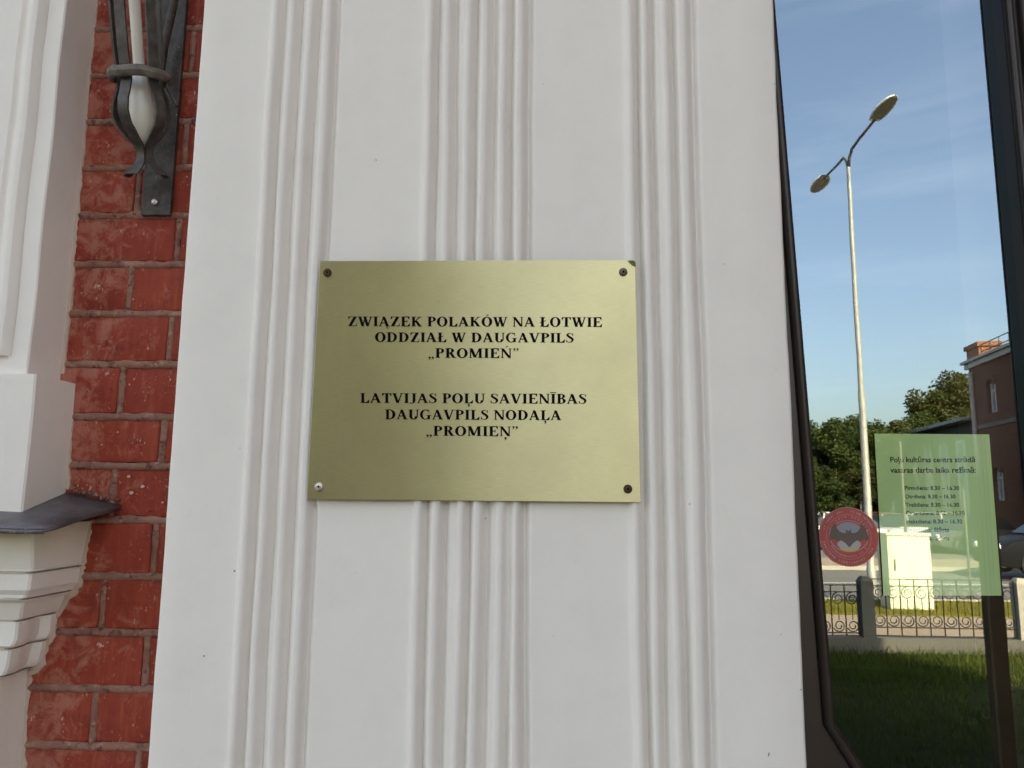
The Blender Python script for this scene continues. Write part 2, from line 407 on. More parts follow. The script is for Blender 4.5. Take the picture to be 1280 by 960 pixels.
def add_brick(x0, x1, z0, z1):
    if x1 < XL or x0 > XR + .05: return
    x0 = max(x0, XL); 
    mb = MB(); w_, h_ = x1 - x0, z1 - z0
    yo = random.uniform(-.0015, .0015)
    mb.box(((x0 + x1) / 2, YB + .03 + yo, (z0 + z1) / 2), (w_, .06, h_))
    for k, p in enumerate(mb.v):
        p += Vector((random.uniform(-.002, .002), random.uniform(-.001, .001), random.uniform(-.0015, .0015)))
    mb.build('brick', M_brick, wall, bevel=random.uniform(.0025, .0045), auto=R(60))
hj = MB()
def bead(p0, p1, rad, n):
    pts = []; rr = []
    sx, sz = random.uniform(0, 50), random.uniform(0, 50)
    for i in range(n + 1):
        q = Vector(p0).lerp(Vector(p1), i / n)
        a = noise.noise(Vector((sx + i * .55, sz, 0))); b_ = noise.noise(Vector((sx, i * .8, sz)))
        q.z += .0022 * a if abs(p1[0] - p0[0]) > .05 else 0; q.x += .0016 * b_ if abs(p1[0] - p0[0]) < .05 else 0
        pts.append(q); rr.append(rad * (1 + .22 * b_ + .16 * a + random.uniform(-.06, .06)))
    hj.tube(pts, rr, 10)
for i in range(len(zs) - 1):
    zt, zb = zs[i] - J / 2, zs[i + 1] + J / 2
    js = rowjoints(i + 1)
    for a, b_ in zip(js[:-1], js[1:]): add_brick(a + J / 2, b_ - J / 2, zb, zt)
    for x in js:
        if XL < x < XR: bead((x, YB + .0058, zb - .002), (x, YB + .0058, zt + .002), .0068, 8)
for z in zs:
    bead((XL, YB + .0040, z), (XR + .1, YB + .0040, z), .0070, 60)
hj.build('mortar_joint', M_mortar, wall, smooth=True, kind='stuff')

# ------------------------------------------------------------------ fluted pilaster
XPL = PY(219, 480).x; XPR = PY(988, 480).x
GROUPS = [  # bead centre pixels at y=640, half widths in px
    [(309.5, 7), (331, 7.5), (356, 7.5), (380, 8.5)],
    [(523.5, 7), (546.5, 8), (575, 7.5), (595.5, 9), (624.5, 8), (645, 9.5)],
    [(795, 7.5), (817.5, 7.5), (842, 8), (868, 10.5)]]
beads = [(PY(c, 640).x, hw * .001 * .88) for g in GROUPS for c, hw in g]
glim = [(PY(g[0][0] + 3, 640).x, PY(g[-1][0] + 16, 640).x) for g in GROUPS]
def prof(x, z):
    h = 0.0; gsum = 0.0
    for k, (c, hw) in enumerate(beads):
        cc = c + .0042 * noise.noise(Vector((k * 7.3, z * 2.2, 1))) + .0010 * noise.noise(Vector((k * 3.1, z * 9, 5)))
        d = (x - cc) / hw
        if abs(d) < 3:
            am = .0056 * (1 + .20 * noise.noise(Vector((k * 5.7, z * 3.0, 9))))
            # a hand run bead with a soft crown, its steeper flank and a hollow shaped in to imitate shade on the right
            v_ = math.exp(-(abs(d) / (.95 if d < 0 else .90)) ** (3.6 if d < 0 else 3)) * (1 - .10 * d)
            h = max(h, am * v_); gsum = max(gsum, math.exp(-((d - 1.62) / .46) ** 2))
    for a, b_ in glim:                       # shallow sunk bed of each bundle
        if a - .004 < x < b_ + .004:
            s_ = min(1, max(0, (x - a + .004) / .012)) * min(1, max(0, (b_ + .004 - x) / .006))
            h -= .0004 * s_ * s_ * (3 - 2 * s_)
    h -= .0070 * gsum
    return h
xs = [XPL, XPL + .0015, XPL + .004]
x = XPL + .03
allx = set()
q = XPL + .03
while q < XPR - .03: allx.add(round(q, 4)); q += .03
for a, b_ in glim:
    allx = {v for v in allx if not (a - .022 < v < b_ + .014)}
    q = a - .022
    while q < b_ + .014: allx.add(round(q, 5)); q += .0011
xs += sorted(allx) + [XPR - .004, XPR - .0015, XPR]
rows = []; z = .25
while z < 4.4:
    row = []
    for k, x in enumerate(xs):
        y = -prof(x, z) - .0012 * noise.noise(Vector((x * 6, z * 5, 3)))
        wob = .0016 * noise.noise(Vector((z * 5, x > 0, 4))) + .0007 * noise.noise(Vector((z * 22, x > 0, 4)))
        if k == 0 or k == len(xs) - 1: y += .003
        if k == 1 or k == len(xs) - 2: y += .0008
        row.append((x + (wob if k < 3 or k > len(xs) - 4 else 0), y, z))
    row = [(row[0][0], YB + .05, z)] + row + [(row[-1][0] , YG + .10, z)]
    rows.append(row)
    z += .016 if 1.2 < z < 2.9 else .06
mb = MB(); mb.grid(rows)
pil = mb.build('fluted_pilaster', M_plaster, None, origin=(0, 0, .25), auto=R(50))
tag(pil, 'wide white plaster pilaster with three bundles of wavy vertical flutes behind the plaque', 'pilaster')

M_speck = simple('dark_speck', (.10, .075, .055), .9)
mb = MB(); rs = random.Random(21)
for px, py in ((621, 640), (617, 824), (692, 795), (607, 648), (961, 943), (976, 793), (968, 105), (446, 716), (679, 105), (970, 462), (1001, 862), (240, 155), (300, 560), (720, 700), (905, 330), (470, 200), (255, 820)):
    p = PY(px, py, -.0016); q = rs.uniform(.0004, .0011); a_ = rs.uniform(-.5, .5) if px != 961 else .35; l_ = 1.4 if px != 961 else 5
    mb.box(p, (q, .0008, q * l_), Matrix.Rotation(a_, 3, 'Y'))
mb.build('specks', M_speck, pil, origin=(0, 0, .25), kind='stuff')
# ------------------------------------------------------------------ plaster pier on the left (window surround) with ledge and corbel
XP = PY(103, 200, YB).x                    # side face of the pier
def front_y(px, py, x): return PX(px, py, x).y
YPf = front_y(62, 200, XP)
z_plt = PX(88, 482, XP + .004).z           # top of plinth block
zl = PX(40, 655, XP).z
pier = thing('window_surround', 'white moulded plaster window surround with flashing ledge beside the red bricks', 'window surround', (XP, YPf, 0))
def band(prof_pts, z0, z1, name, m, par, wob=.001, dz=.03, smooth=R(35), zt=None):
    rows = []; z = z0
    n = max(1, int((z1 - z0) / dz))
    for i in range(n + 1):
        z = z0 + (z1 - z0) * i / n
        rows.append([(x + wob * noise.noise(Vector((x * 9, z * 8, 2))), y + wob * noise.noise(Vector((x * 9, z * 7, 7))), z) for x, y in prof_pts])
    mb = MB(); mb.grid(rows)
    top = [Vector(p) for p in rows[-1]]; bot = [Vector(p) for p in rows[0]]
    mb.poly(top + [Vector((top[0].x, YB + .02, top[0].z))]) ; mb.poly(list(reversed(bot)) + [Vector((bot[0].x, YB + .02, bot[0].z))])
    return mb.build(name, m, par, auto=smooth)
# moulded shaft: plain fillet at the corner, then grooves and a rounded bead, then a flat field
def fx(px): return PY(px, 100, YPf).x       # x on the front plane from a pixel at y = 100
e = PY(72, 100, YPf).x
def fo(px): return XP + (PY(px, 100, YPf).x - e)
sh = [(XP - .9, YPf + .0), (fo(3), YPf), (fo(17), YPf), (fo(20), YPf + .004), (fo(25), YPf + .004), (fo(26), YPf - .002), (fo(30), YPf - .006), (fo(34), YPf - .010), (fo(38), YPf - .0115),
      (fo(43), YPf - .010), (fo(47), YPf - .004), (fo(49), YPf + .004), (fo(51), YPf + .001), (XP - .002, YPf), (XP, YPf + .002), (XP, YB + .02)]
zcap = PY(10, 445, YPf).z
band(sh, zcap, 4.4, 'moulded_shaft', M_plaster, pier, .0022)
flat = [(XP - .9, YPf), (XP - .002, YPf), (XP, YPf + .002), (XP, YB + .02)]
band(flat, z_plt - .002, zcap + .0005, 'plain_shaft', M_plaster, pier, .0022)
XPl = PX(0, 0, 1) and PY(88, 560, YB).x     # plinth side
YPl = front_y(36, 560, XPl)
pl = [(XP - .9, YPl), (XPl - .0025, YPl), (XPl, YPl + .0025), (XPl, YB + .02)]
z_pb = PX(33, 650, XPl).z
band(pl, z_pb - .02, z_plt, 'plinth_block', M_plaster, pier, .0015)
# sloping metal ledge
tip = PY(152, 629, YB); back = PY(84, 612, YB)
zt = back.z; zf = PY(152, 633, YB).z
XLd = tip.x; cornerp = PX(55, 662, XLd - .012); YLd = cornerp.y; zfront = cornerp.z
mb = MB(); rows = []
nx = 26
for j in range(7):
    tt = j / 6; rows.append([])
    for i in range(nx + 1):
        s_ = i / nx
        xx = (XP - .9) + (XLd - .012 * tt * 1.0 - (XP - .9)) * s_
        yy = YB + .012 + (YLd - YB - .012) * tt
        zz = zt + (zfront - zt) * tt
        if xx > XPl: zz -= (zt - zf) * min(1, (xx - XPl) / (XLd - XPl)) * (1 - tt) * .9
        zz += .0022 * noise.noise(Vector((xx * 22, yy * 22, 3)))
        rows[-1].append((xx, yy, zz))
mb.grid(rows)
last = rows[-1]; mb.grid([last, [(x, y + .001, z - .006) for x, y, z in last]])
rgt = [r_[-1] for r_ in rows]; mb.grid([rgt, [(x - .001, y, z - .005) for x, y, z in rgt]])
led = mb.build('metal_ledge', M_flash, pier, smooth=False, auto=R(40))
sm = led.modifiers.new('thick', 'SOLIDIFY'); sm.thickness = .0014
# corbel: stack of mouldings stepping back under the ledge; (row px, side edge px, fold px)
cor = [(655, 114, 41), (712, 103, 41), (715.5, 104, 40), (718, 102, 39), (738, 99, 36), (744, 93, 33), (749, 90, 30), (754, 82, 29), (772, 74, 26), (776, 70, 23), (778, 69, 22), (800, 66, 20), (808, 62, 15), (811, 58, 13), (813, 57, 13),
       (835, 52, 9), (842, 48, 6), (846, 44, 2), (849, 36, -2), (870, 33, -3), (960, 28, -6), (1200, 12, -22), (2400, -70, -105)]
def notch(l):
    out = []
    for r_ in l:
        if r_[0] in (715.5, 749, 776, 811, 846): out += [(r_[0] - 1.0, r_[1] + 1, r_[2] + 1), (r_[0] - .6, r_[1] - 7, r_[2] - 5), (r_[0] + 1.0, r_[1] - 7, r_[2] - 5), (r_[0] + 1.4, r_[1] + .5, r_[2])]
        else: out.append(r_)
    return out
cor0 = cor; cor = notch(cor)
rows = []
for i, (py, sx, fxp) in enumerate(cor):
    xx = PY(sx, py - 4, YB).x; yy = PX(fxp, py, xx).y; z = PX(fxp, py, xx).z
    zb_ = PY(sx, py - 4, YB).z
    rr = [(XP - .9, yy, z), (xx - .10, yy, z), (xx - .03, yy, z), (xx - .003, yy, z), (xx, yy + .003, z)]
    for k in range(1, 8):
        t_ = k / 7; ww = .0
        if py > 776 and py < 846 and k in (3, 4): ww = -.004
        if py > 776 and py < 846 and k >= 5: ww = .003
        rr.append((xx + ww + .002 * noise.noise(Vector((t_ * 3, z * 30, 1))), yy + .003 + (YB + .01 - yy) * t_, z + (zb_ - z) * t_ * .0))
    rows.append(rr)
mb = MB(); mb.grid(list(reversed(rows)))
mb.poly([rows[0][0], rows[0][3], rows[0][-1], (XP - .9, YB + .01, rows[0][0][2])])
cb = mb.build('corbel', M_corbel, None, origin=(XP, YPf, rows[3][0][2]), auto=R(25))
zc0 = rows[3][0][2]
cb.parent = pier; cb.location = (0, 0, zc0)
# ragged render edge where plaster meets brick
def ragged(pts, wd, name):
    mb = MB(); L = []; n = 0
    P_ = []
    for a, b_ in zip(pts[:-1], pts[1:]):
        k = max(2, int((Vector(b_) - Vector(a)).length / .006))
        for i in range(k): P_.append(Vector(a).lerp(Vector(b_), i / k))
    P_.append(Vector(pts[-1])); rows = []
    for i, p in enumerate(P_):
        e_ = wd * (.45 + .9 * abs(noise.noise(Vector((i * .31, 2, wd * 90)))) + .5 * random.random() * (random.random() < .35))
        rows.append([(p.x - .012, YB - .004, p.z), (p.x + e_ * .35, YB - .0035, p.z), (p.x + e_ * .8, YB - .0018, p.z + .001), (p.x + e_, YB + .004, p.z)])
    mb.grid(rows); return mb.build(name, M_ragged, pier, smooth=True)
M_ragged = plaster_mat('smeared_render', (.50, .36, .28), (.62, .52, .44))
def pz(a, b_): return PY(a, b_, YB)
ragged([pz(124, -40), pz(103, 205), pz(84, 420), pz(79, 468)], .004, 'render_edge')
ragged([pz(90, 490), pz(85, 612)], .004, 'render_edge')
ragged([pz(cor0[k][1], cor0[k][0] - 4) for k in range(0, 22)], .007, 'render_edge')

# ------------------------------------------------------------------ wrought iron wall lamp
yW = YB - .009
pb = [PY(197, 0, yW), PY(234, 0, yW), PY(212, 269, yW), PY(178, 268, yW)]
lampT = thing('wall_lamp', 'black wrought iron torch lamp with white glass tube bracketed on the brick wall', 'wall lamp', (pb[2].x, YB, pb[2].z))
mb = MB(); xl, xr = (pb[0].x + pb[3].x) / 2, (pb[1].x + pb[2].x) / 2
mb.span((xl, YB - .010, pb[2].z), (xr, YB - .001, 2.95)); mb.build('back_plate', M_iron, lampT, bevel=.0015)
sc = PY(194, 253, yW - .001)
mb = MB(); mb.lathe([(.0058, 0), (.0058, .003), (.004, .0045), (.0015, .005)], sc, 14, (0, -1, 0)); mb.build('screw', M_zinc, lampT, smooth=True)
Nk = PY(181, 190, YB - .055); Tp = PY(168, 0, YB - .120)
ax = (Tp - Nk).normalized(); L0 = (Tp - Nk).length
side = Vector((1, 0, 0)); side = (side - ax * side.dot(ax)).normalized(); fwd = ax.cross(side)
if fwd.y > 0: fwd = -fwd
def AP(t_, r_, ang):   # t along axis as fraction neck->top edge of frame; ang from the front
    return Nk + ax * (t_ * L0) + (fwd * math.cos(ang) + side * math.sin(ang)) * r_
kpx = .00112
prof_s = [(-.165, 31), (-.14, 24), (-.09, 13), (-.04, 8.5), (0, 8), (.04, 11), (.10, 24), (.17, 36), (.24, 41), (.32, 39), (.40, 32), (.47, 28), (.53, 30), (.7, 32), (1.0, 33), (1.6, 36), (2.3, 40)]
def smooth_path(pr, n=60):
    out = []
    for i in range(n + 1):
        t_ = pr[0][0] + (pr[-1][0] - pr[0][0]) * i / n
        for a, b_ in zip(pr[:-1], pr[1:]):
            if a[0] <= t_ <= b_[0]:
                s_ = (t_ - a[0]) / (b_[0] - a[0]); s_ = s_ * .5 + (s_ * s_ * (3 - 2 * s_)) * .5
                out.append((t_, a[1] + (b_[1] - a[1]) * s_)); break
    return out
sp_ = smooth_path(prof_s)
M_strap = simple('worn_iron_strap', (.062, .054, .047), .5, .25, .45, 60, .5, 90)
for ang in (-8, 63, -93, 141):
    A = R(ang); mb = MB(); out, inn = [], []
    tang = -fwd * math.sin(A) + side * math.cos(A); nrm = fwd * math.cos(A) + side * math.sin(A)
    hw = .0086
    rows = []
    for t_, r_ in sp_:
        c = Nk + ax * (t_ * L0) + nrm * (r_ * kpx)
        hw_ = hw * (.62 + .55 * min(1, (-.02 - t_) / .12) if t_ < -.02 else .62 + .38 * min(1, (t_ + .02) / .12))
        
        rows.append([c - tang * hw_ + nrm * .0018, c + tang * hw_ + nrm * .0018, c + tang * hw_ - nrm * .0018, c - tang * hw_ - nrm * .0018, c - tang * hw_ + nrm * .0018])
    mb.grid(rows); mb.poly(rows[0][:4]); mb.poly(rows[-1][:4]); mb.build('iron_strap', M_strap, lampT, fix=True, auto=R(40))
mb = MB(); rows = []
for k in range(33):
    A = 2 * math.pi * k / 32; row = []
    for j in range(9):
        g = 2 * math.pi * j / 8
        rr = (.0415 + .0055 * math.cos(g)) * (1 + .03 * noise.noise(Vector((math.cos(A) * 3, math.sin(A) * 3, 1))))
        row.append(AP(.50, 0, 0) + (fwd * math.cos(A) + side * math.sin(A)) * rr + ax * (.0088 * math.sin(g) + .0026 * noise.noise(Vector((math.cos(A) * 3, math.sin(A) * 3, 8)))))
    rows.append(row)
mb.grid(rows); mb.build('collar_ring', M_collar, lampT, smooth=True)
gl = smooth_path([(.02, 1.5), (.05, 6), (.12, 14), (.2, 18.5), (.27, 19), (.36, 15.5), (.47, 11), (.55, 7.6), (1, 7.6), (1.6, 8.2), (2.2, 8.5)], 50)
mb = MB(); mb.tube([Nk + ax * (t_ * L0) for t_, _ in gl], [r_ * kpx for _, r_ in gl], 20); mb.build('glass_tube', M_lampglass, lampT, smooth=True)
mb = MB()
a0 = PY(200, 86, yW - .004); a1 = PY(217, 20, YB - .05); a2 = PY(228, -60, YB - .04)
arm = [AP(.5, .040, R(150)), a0.lerp(AP(.5, .040, R(150)), .3), PY(205, 60, YB - .03), PY(213, 25, YB - .035), PY(221, -15, YB - .03), PY(231, -70, YB - .012)]
mb.tube(arm, .0085, 8, side=(0, 1, 0), flat=.7); mb.build('bracket_arm', M_iron, lampT, smooth=True)
mb = MB(); hk = [AP(.49, .044, R(95)), AP(.42, .044, R(88)), AP(.38, .052, R(84)), AP(.33, .060, R(80)), AP(.29, .066, R(78))]
mb.tube(hk, .0028, 6, side=(0, 1, 0)); mb.build('hook', M_iron, lampT, smooth=True)

# ------------------------------------------------------------------ brass plaque
YPq = -.0085
TL, TR, BL, BR = PY(400, 326, YPq), PY(794, 325.2, YPq), PY(383.5, 624, YPq), PY(801, 628, YPq)
cen = (TL + TR + BL + BR) / 4
plq = thing('brass_plaque', 'brushed brass plaque with black lettering screwed onto the fluted white pilaster', 'plaque', cen)
mb = MB(); ch = .011
tlv, trv = TL, TR
pts = [BL, BR, TR.lerp(BR, .012), TR.lerp(TL, .010), TL]
mb.prism(pts, (0, .0016, 0)); mb.build('plate', M_brass, plq, bevel=.0004)
def on_plate(px, py, dy=0): return PY(px, py, YPq - dy)
mb = MB(); c0 = [on_plate(784.5, 325.8, .0006), on_plate(791.5, 325.4, .0022), on_plate(794, 327, .003), on_plate(795, 333, .0012), on_plate(790, 331.5, .0006)]
mb.prism(c0, (0, .0004, 0)); mb.build('bent_corner', M_patina, plq)
for (px, py, m, lb) in ((409.3, 340.8, M_rust, 'rusty screw in its stained hole'), (779, 340.2, M_dkscrew, 'dark grey screw'), (398.8, 608.5, M_zinc, 'pale shiny screw with washer'), (784.8, 611.2, M_rust, 'brown rusty screw')):
    p = on_plate(px, py); mb = MB()
    mb.lathe([(.0054, 0), (.0054, .0008), (.0048, .0018), (.003, .0025), (.0015, .0026), (.0013, .0012)], p, 18, (0, -1, 0))
    sc_ = mb.build('screw', m, plq, auto=R(35), label=lb)
    mb = MB(); mb.lathe([(.0013, .0), (.0013, .00005)], p + Vector((0, -.00262, 0)), 8, (0, -1, 0)); mb.build('screw_recess', M_ink, sc_)

# ---- serif lettering, drawn as strokes (cap height = 1)
T, H_ = .195, .095
def stem(x, y0=0, y1=1, w=T): return [[(x, y0), (x + w, y0), (x + w, y1), (x, y1)]]
def serif(x0, x1, y, d=1, t=.06): return [[(x0, y), (x1, y), (x1 - .02, y + d * t), (x0 + .02, y + d * t)]]
def bar(x0, x1, y, t=H_): return [[(x0, y - t / 2), (x1, y - t / 2), (x1, y + t / 2), (x0, y + t / 2)]]
def quad(*p): return [list(p)]
def diag(x0, y0, x1, y1, w): return [[(x0 - w / 2, y0), (x0 + w / 2, y0), (x1 + w / 2, y1), (x1 - w / 2, y1)]]
def arc(cx, cy, rx, ry, ix, iy, a0, a1, n=18, icx=None):
    out = []; icx = cx if icx is None else icx
    for i in range(n):
        A, B = R(a0 + (a1 - a0) * i / n), R(a0 + (a1 - a0) * (i + 1) / n)
        out.append([(cx + rx * math.cos(A), cy + ry * math.sin(A)), (cx + rx * math.cos(B), cy + ry * math.sin(B)), (icx + ix * math.cos(B), cy + iy * math.sin(B)), (icx + ix * math.cos(A), cy + iy * math.sin(A))])
    return out
def pathw(pts, ws):
    out = []; L = []
    for i, p in enumerate(pts):
        a = pts[max(0, i - 1)]; b_ = pts[min(len(pts) - 1, i + 1)]; dx, dy = b_[0] - a[0], b_[1] - a[1]; l = math.hypot(dx, dy) or 1
        nx_, ny_ = -dy / l, dx / l; w_ = ws[i] / 2; L.append(((p[0] + nx_ * w_, p[1] + ny_ * w_), (p[0] - nx_ * w_, p[1] - ny_ * w_)))
    for a, b_ in zip(L[:-1], L[1:]): out.append([a[0], b_[0], b_[1], a[1]])
    return out
def vs(x, w=T, e=.075): return serif(x - e, x + w + e, 0) + serif(x - e, x + w + e, 1, -1)
def gA(): return (diag(.34, .97, .60, .03, .20) + diag(.34, .97, .09, .03, .085) + bar(.16, .50, .34) + serif(-.01, .21, 0) + serif(.43, .76, 0) + quad((.29, .97), (.38, .97), (.36, 1.02), (.33, 1.02)), .75)
def gW():
    return (diag(.13, .98, .33, .0, .19) + diag(.50, .98, .33, .0, .085) + diag(.47, .98, .67, .0, .19) + diag(.90, .98, .68, .0, .085) + serif(-.02, .30, 1, -1) + serif(.34, .66, 1, -1) + serif(.78, 1.01, 1, -1), 1.0)
def gV(): return (diag(.13, .98, .37, .0, .20) + diag(.63, .98, .38, .0, .085) + serif(-.02, .31, 1, -1) + serif(.51, .76, 1, -1), .74)
def gZ(): return (quad((.04, 0), (.26, 0), (.63, .97), (.42, .97)) + bar(.05, .62, .97, .06) + bar(.04, .64, .03, .06) + quad((.04, .72), (.08, .72), (.20, .97), (.05, .97)) + quad((.60, .03), (.64, .03), (.67, .30), (.63, .30)) + quad((.48, .03), (.64, .03), (.655, .14), (.62, .12)), .68)
def gI(): return (stem(.09) + vs(.09), .365)
def gE(): return (stem(.09) + serif(.01, .3, 0) + serif(.01, .3, 1, -1) + bar(.2, .62, .972) + bar(.2, .64, .028) + bar(.2, .46, .515) + quad((.62, .99), (.47, .95), (.58, .72), (.62, .72)) + quad((.64, .01), (.47, .05), (.62, .29), (.66, .29)) + quad((.44, .38), (.47, .38), (.47, .66), (.44, .66)) + quad((.36, .5), (.46, .41), (.46, .63), (.36, .53)), .68)
def gK(): return (stem(.09) + vs(.09) + diag(.60, .97, .24, .44, .09) + diag(.62, .02, .34, .58, .21) + serif(.46, .78, 0) + serif(.48, .75, 1, -1), .78)
def gP(): return (stem(.09) + serif(.01, .36, 0) + serif(.01, .3, 1, -1) + arc(.33, .74, .29, .26, .10, .185, -90, 90, 14) + bar(.2, .34, .972) + bar(.2, .34, .505), .63)
def gR(): return (stem(.09) + serif(.01, .36, 0) + serif(.01, .3, 1, -1) + arc(.33, .75, .28, .25, .09, .175, -90, 90, 14) + bar(.2, .34, .972) + bar(.2, .34, .52) + diag(.60, .02, .37, .54, .20) + serif(.48, .76, 0), .74)
def gB(): return (stem(.09) + serif(.01, .3, 0) + serif(.01, .3, 1, -1) + arc(.33, .76, .26, .24, .08, .17, -90, 90, 14) + arc(.34, .275, .30, .275, .10, .20, -90, 90, 14) + bar(.2, .34, .972) + bar(.2, .36, .525) + bar(.2, .36, .028), .67)
def gO(): return (arc(.38, .5, .37, .52, .165, .44, 0, 360, 36), .77)
def gL(): return (stem(.09) + serif(.01, .3, 0) + serif(.01, .37, 1, -1) + bar(.2, .6, .028) + quad((.61, .01), (.40, .04), (.595, .32), (.63, .32)), .65)
def gN(): return (diag(.13, .0, .13, 1, .085) + diag(.13, .98, .62, .02, .20) + diag(.645, .0, .645, 1, .085) + serif(.02, .25, 0) + serif(-.01, .2, 1, -1) + serif(.53, .76, 1, -1), .77)
def gT(): return (stem(.245) + serif(.15, .53, 0) + bar(.03, .65, .97, .06) + quad((.02, .98), (.18, .97), (.06, .70), (.02, .70)) + quad((.66, .98), (.50, .97), (.62, .70), (.66, .70)), .68)
def gD(): return (stem(.09) + serif(.01, .3, 0) + serif(.01, .3, 1, -1) + arc(.33, .5, .40, .5, .19, .42, -90, 90, 22) + bar(.2, .34, .972) + bar(.2, .34, .028), .77)
def gU(): return (stem(.09, .3, 1) + serif(.01, .36, 1, -1) + arc(.375, .32, .285, .34, .09, .245, 180, 360, 18, icx=.375) + diag(.63, .3, .63, 1, .085) + serif(.52, .75, 1, -1), .76)
def gG(): return (arc(.40, .5, .38, .52, .19, .44, 50, 325, 28) + stem(.54, .03, .45, .17) + serif(.45, .80, .45, -1) + quad((.60, .99), (.65, .99), (.665, .66), (.62, .68)) + quad((.50, .93), (.60, .85), (.65, .99), (.60, .95)), .81)
def gS():
    p = [(.48, .74), (.43, .90), (.31, .975), (.20, .95), (.12, .86), (.13, .73), (.24, .60), (.38, .48), (.47, .34), (.45, .17), (.36, .055), (.24, .02), (.12, .08), (.06, .27)]
    w_ = [.03, .045, .055, .09, .14, .18, .20, .20, .18, .14, .09, .06, .05, .03]
    return (pathw(p, w_) + quad((.48, .70), (.515, .70), (.50, 1.0), (.46, .96)) + quad((.035, .30), (.07, .30), (.09, .04), (.04, -.01)), .57)
def gJ(): return (stem(.20, .2, 1) + serif(.11, .48, 1, -1) + pathw([(.2925, .24), (.28, .10), (.21, 0), (.10, -.03), (.02, .03)], [.185, .16, .09, .07, .16]), .47)
def gM(): return (diag(.13, .0, .13, 1, .085) + diag(.17, .98, .44, .05, .21) + diag(.72, .98, .44, .05, .09) + stem(.68, 0, 1, .19) + serif(.02, .25, 0) + serif(.60, .96, 0) + serif(.01, .25, 1, -1) + serif(.68, .96, 1, -1), .97)
def quote(x, y): return arc(x, y, .075, .08, 0, 0, 0, 360, 12) + pathw([(x + .04, y), (x + .045, y - .10), (x + .0, y - .18), (x - .08, y - .24)], [.075, .07, .05, .02])
def glyph(c):
    acute = lambda cx: quad((cx - .06, 1.08), (cx - .01, 1.08), (cx + .14, 1.24), (cx + .03, 1.26))
    tb = {'A': gA, 'W': gW, 'V': gV, 'Z': gZ, 'I': gI, 'E': gE, 'K': gK, 'P': gP, 'R': gR, 'B': gB, 'O': gO, 'L': gL, 'N': gN, 'T': gT, 'D': gD, 'U': gU, 'G': gG, 'S': gS, 'J': gJ, 'M': gM}
    if c in tb: return tb[c]()
    if c == ' ': return [], .30
    if c == '\u0104': g, a = gA(); return g + pathw([(.64, .02), (.56, -.08), (.57, -.19), (.66, -.21), (.73, -.16)], [.05, .07, .07, .05, .03]), a
    if c == '\u00d3': g, a = gO(); return g + acute(.38), a
    if c == '\u0143': g, a = gN(); return g + acute(.40), a
    if c == '\u0141': g, a = gL(); return g + quad((.0, .36), (.0, .44), (.42, .68), (.42, .60)), a
    if c == '\u013b': g, a = gL(); return g + quote(.33, -.16), a
    if c == '\u0145': g, a = gN(); return g + quote(.40, -.16), a
    if c == '\u012a': g, a = gI(); return g + bar(-.02, .38, 1.14, .075), a
    if c == '\u201e': return quote(.12, .05) + quote(.33, .05), .45
    if c == '\u201d': return quote(.12, .95) + quote(.33, .95), .45
    raise KeyError(c)
def text_line(txt, xl_, xr_, base_l, base_r, cap):
    x = 0; P = []
    for c in txt:
        g, a = glyph(c)
        for poly in g: P.append([(x + u_, v_) for u_, v_ in poly])
        x += a + (.035 if c != ' ' else 0)
    w_ = x - .035; mb = MB(); k = 0
    for poly in P:
        pts = []
        for u_, v_ in poly:
            t_ = u_ / w_; px = xl_ + (xr_ - xl_) * t_; py = base_l + (base_r - base_l) * t_ - v_ * cap
            pts.append(on_plate(px, py, .00025 + (k % 7) * .000012))
        ar = sum(poly[i][0] * poly[(i + 1) % len(poly)][1] - poly[(i + 1) % len(poly)][0] * poly[i][1] for i in range(len(poly)))
        mb.poly(pts if ar > 0 else list(reversed(pts))); k += 1
    return mb
for ln in (('ZWI\u0104ZEK POLAK\u00d3W NA \u0141OTWIE', 434.5, 753, 407.6, 408.6, 12.0), ('ODDZIA\u0141 W DAUGAVPILS', 468.5, 717.5, 427.3, 428.2, 11.9),
           ('\u201ePROMIE\u0143\u201d', 534.6, 649, 447.2, 447.6, 12.0), ('LATVIJAS PO\u013bU SAVIEN\u012aBAS', 450, 733.5, 503.5, 504.7, 12.2),
           ('DAUGAVPILS NODA\u013bA', 481, 701.8, 524, 525.2, 12.2), ('\u201ePROMIE\u0145\u201d', 532, 648, 544.6, 545.4, 12.3)):
    text_line(*ln).build('lettering', M_ink, plq)

# ------------------------------------------------------------------ window: frame, bead, panes, inner sash, notice, sticker
win = thing('window', 'dark framed window with bright reflections right of the white pilaster', 'window', (.8, YG, .6))
# opening outline of the left pane on the glass plane (from the slanted left edge to the right stile)
FY = YG - .035
gl_ = lambda px, py: PY(px, py, FY)
outl = [gl_(967, 0), gl_(1042.5, 905), gl_(1079, 962), gl_(1118, 1010)]
Lx = 1.08
zbot = outl[-1].z; ztop = 3.05
RX0 = PY(1243.5, 0, YG - .004).x; RX1 = PY(1262, 0, YG - .02).x
RXr = (PY(1244, 10, YG - .004).x + PY(1276, 480, YG - .004).x) / 2
outl[0] = outl[0] + (outl[0] - outl[1]) * ((ztop - outl[0].z) / (outl[0].z - outl[1].z))
def framepoly(front, back, pts, outer_x, bottom):
    mb = MB(); n = len(pts)
    a = [Vector((p.x, front, p.z)) for p in pts]; b_ = [Vector((outer_x, front, p.z)) for p in pts]
    for i in range(n - 1):
        mb.poly([b_[i], b_[i + 1], a[i + 1], a[i]])
        mb.poly([a[i], a[i + 1], a[i + 1] + Vector((0, back - front, 0)), a[i] + Vector((0, back - front, 0))])
    return mb
RXout = RXr + .062
stile = framepoly(FY, YG + .03, outl, .24, 0)
stile.span((.24, FY, zbot - .35), (RXout, YG + .03, zbot))              # bottom rail
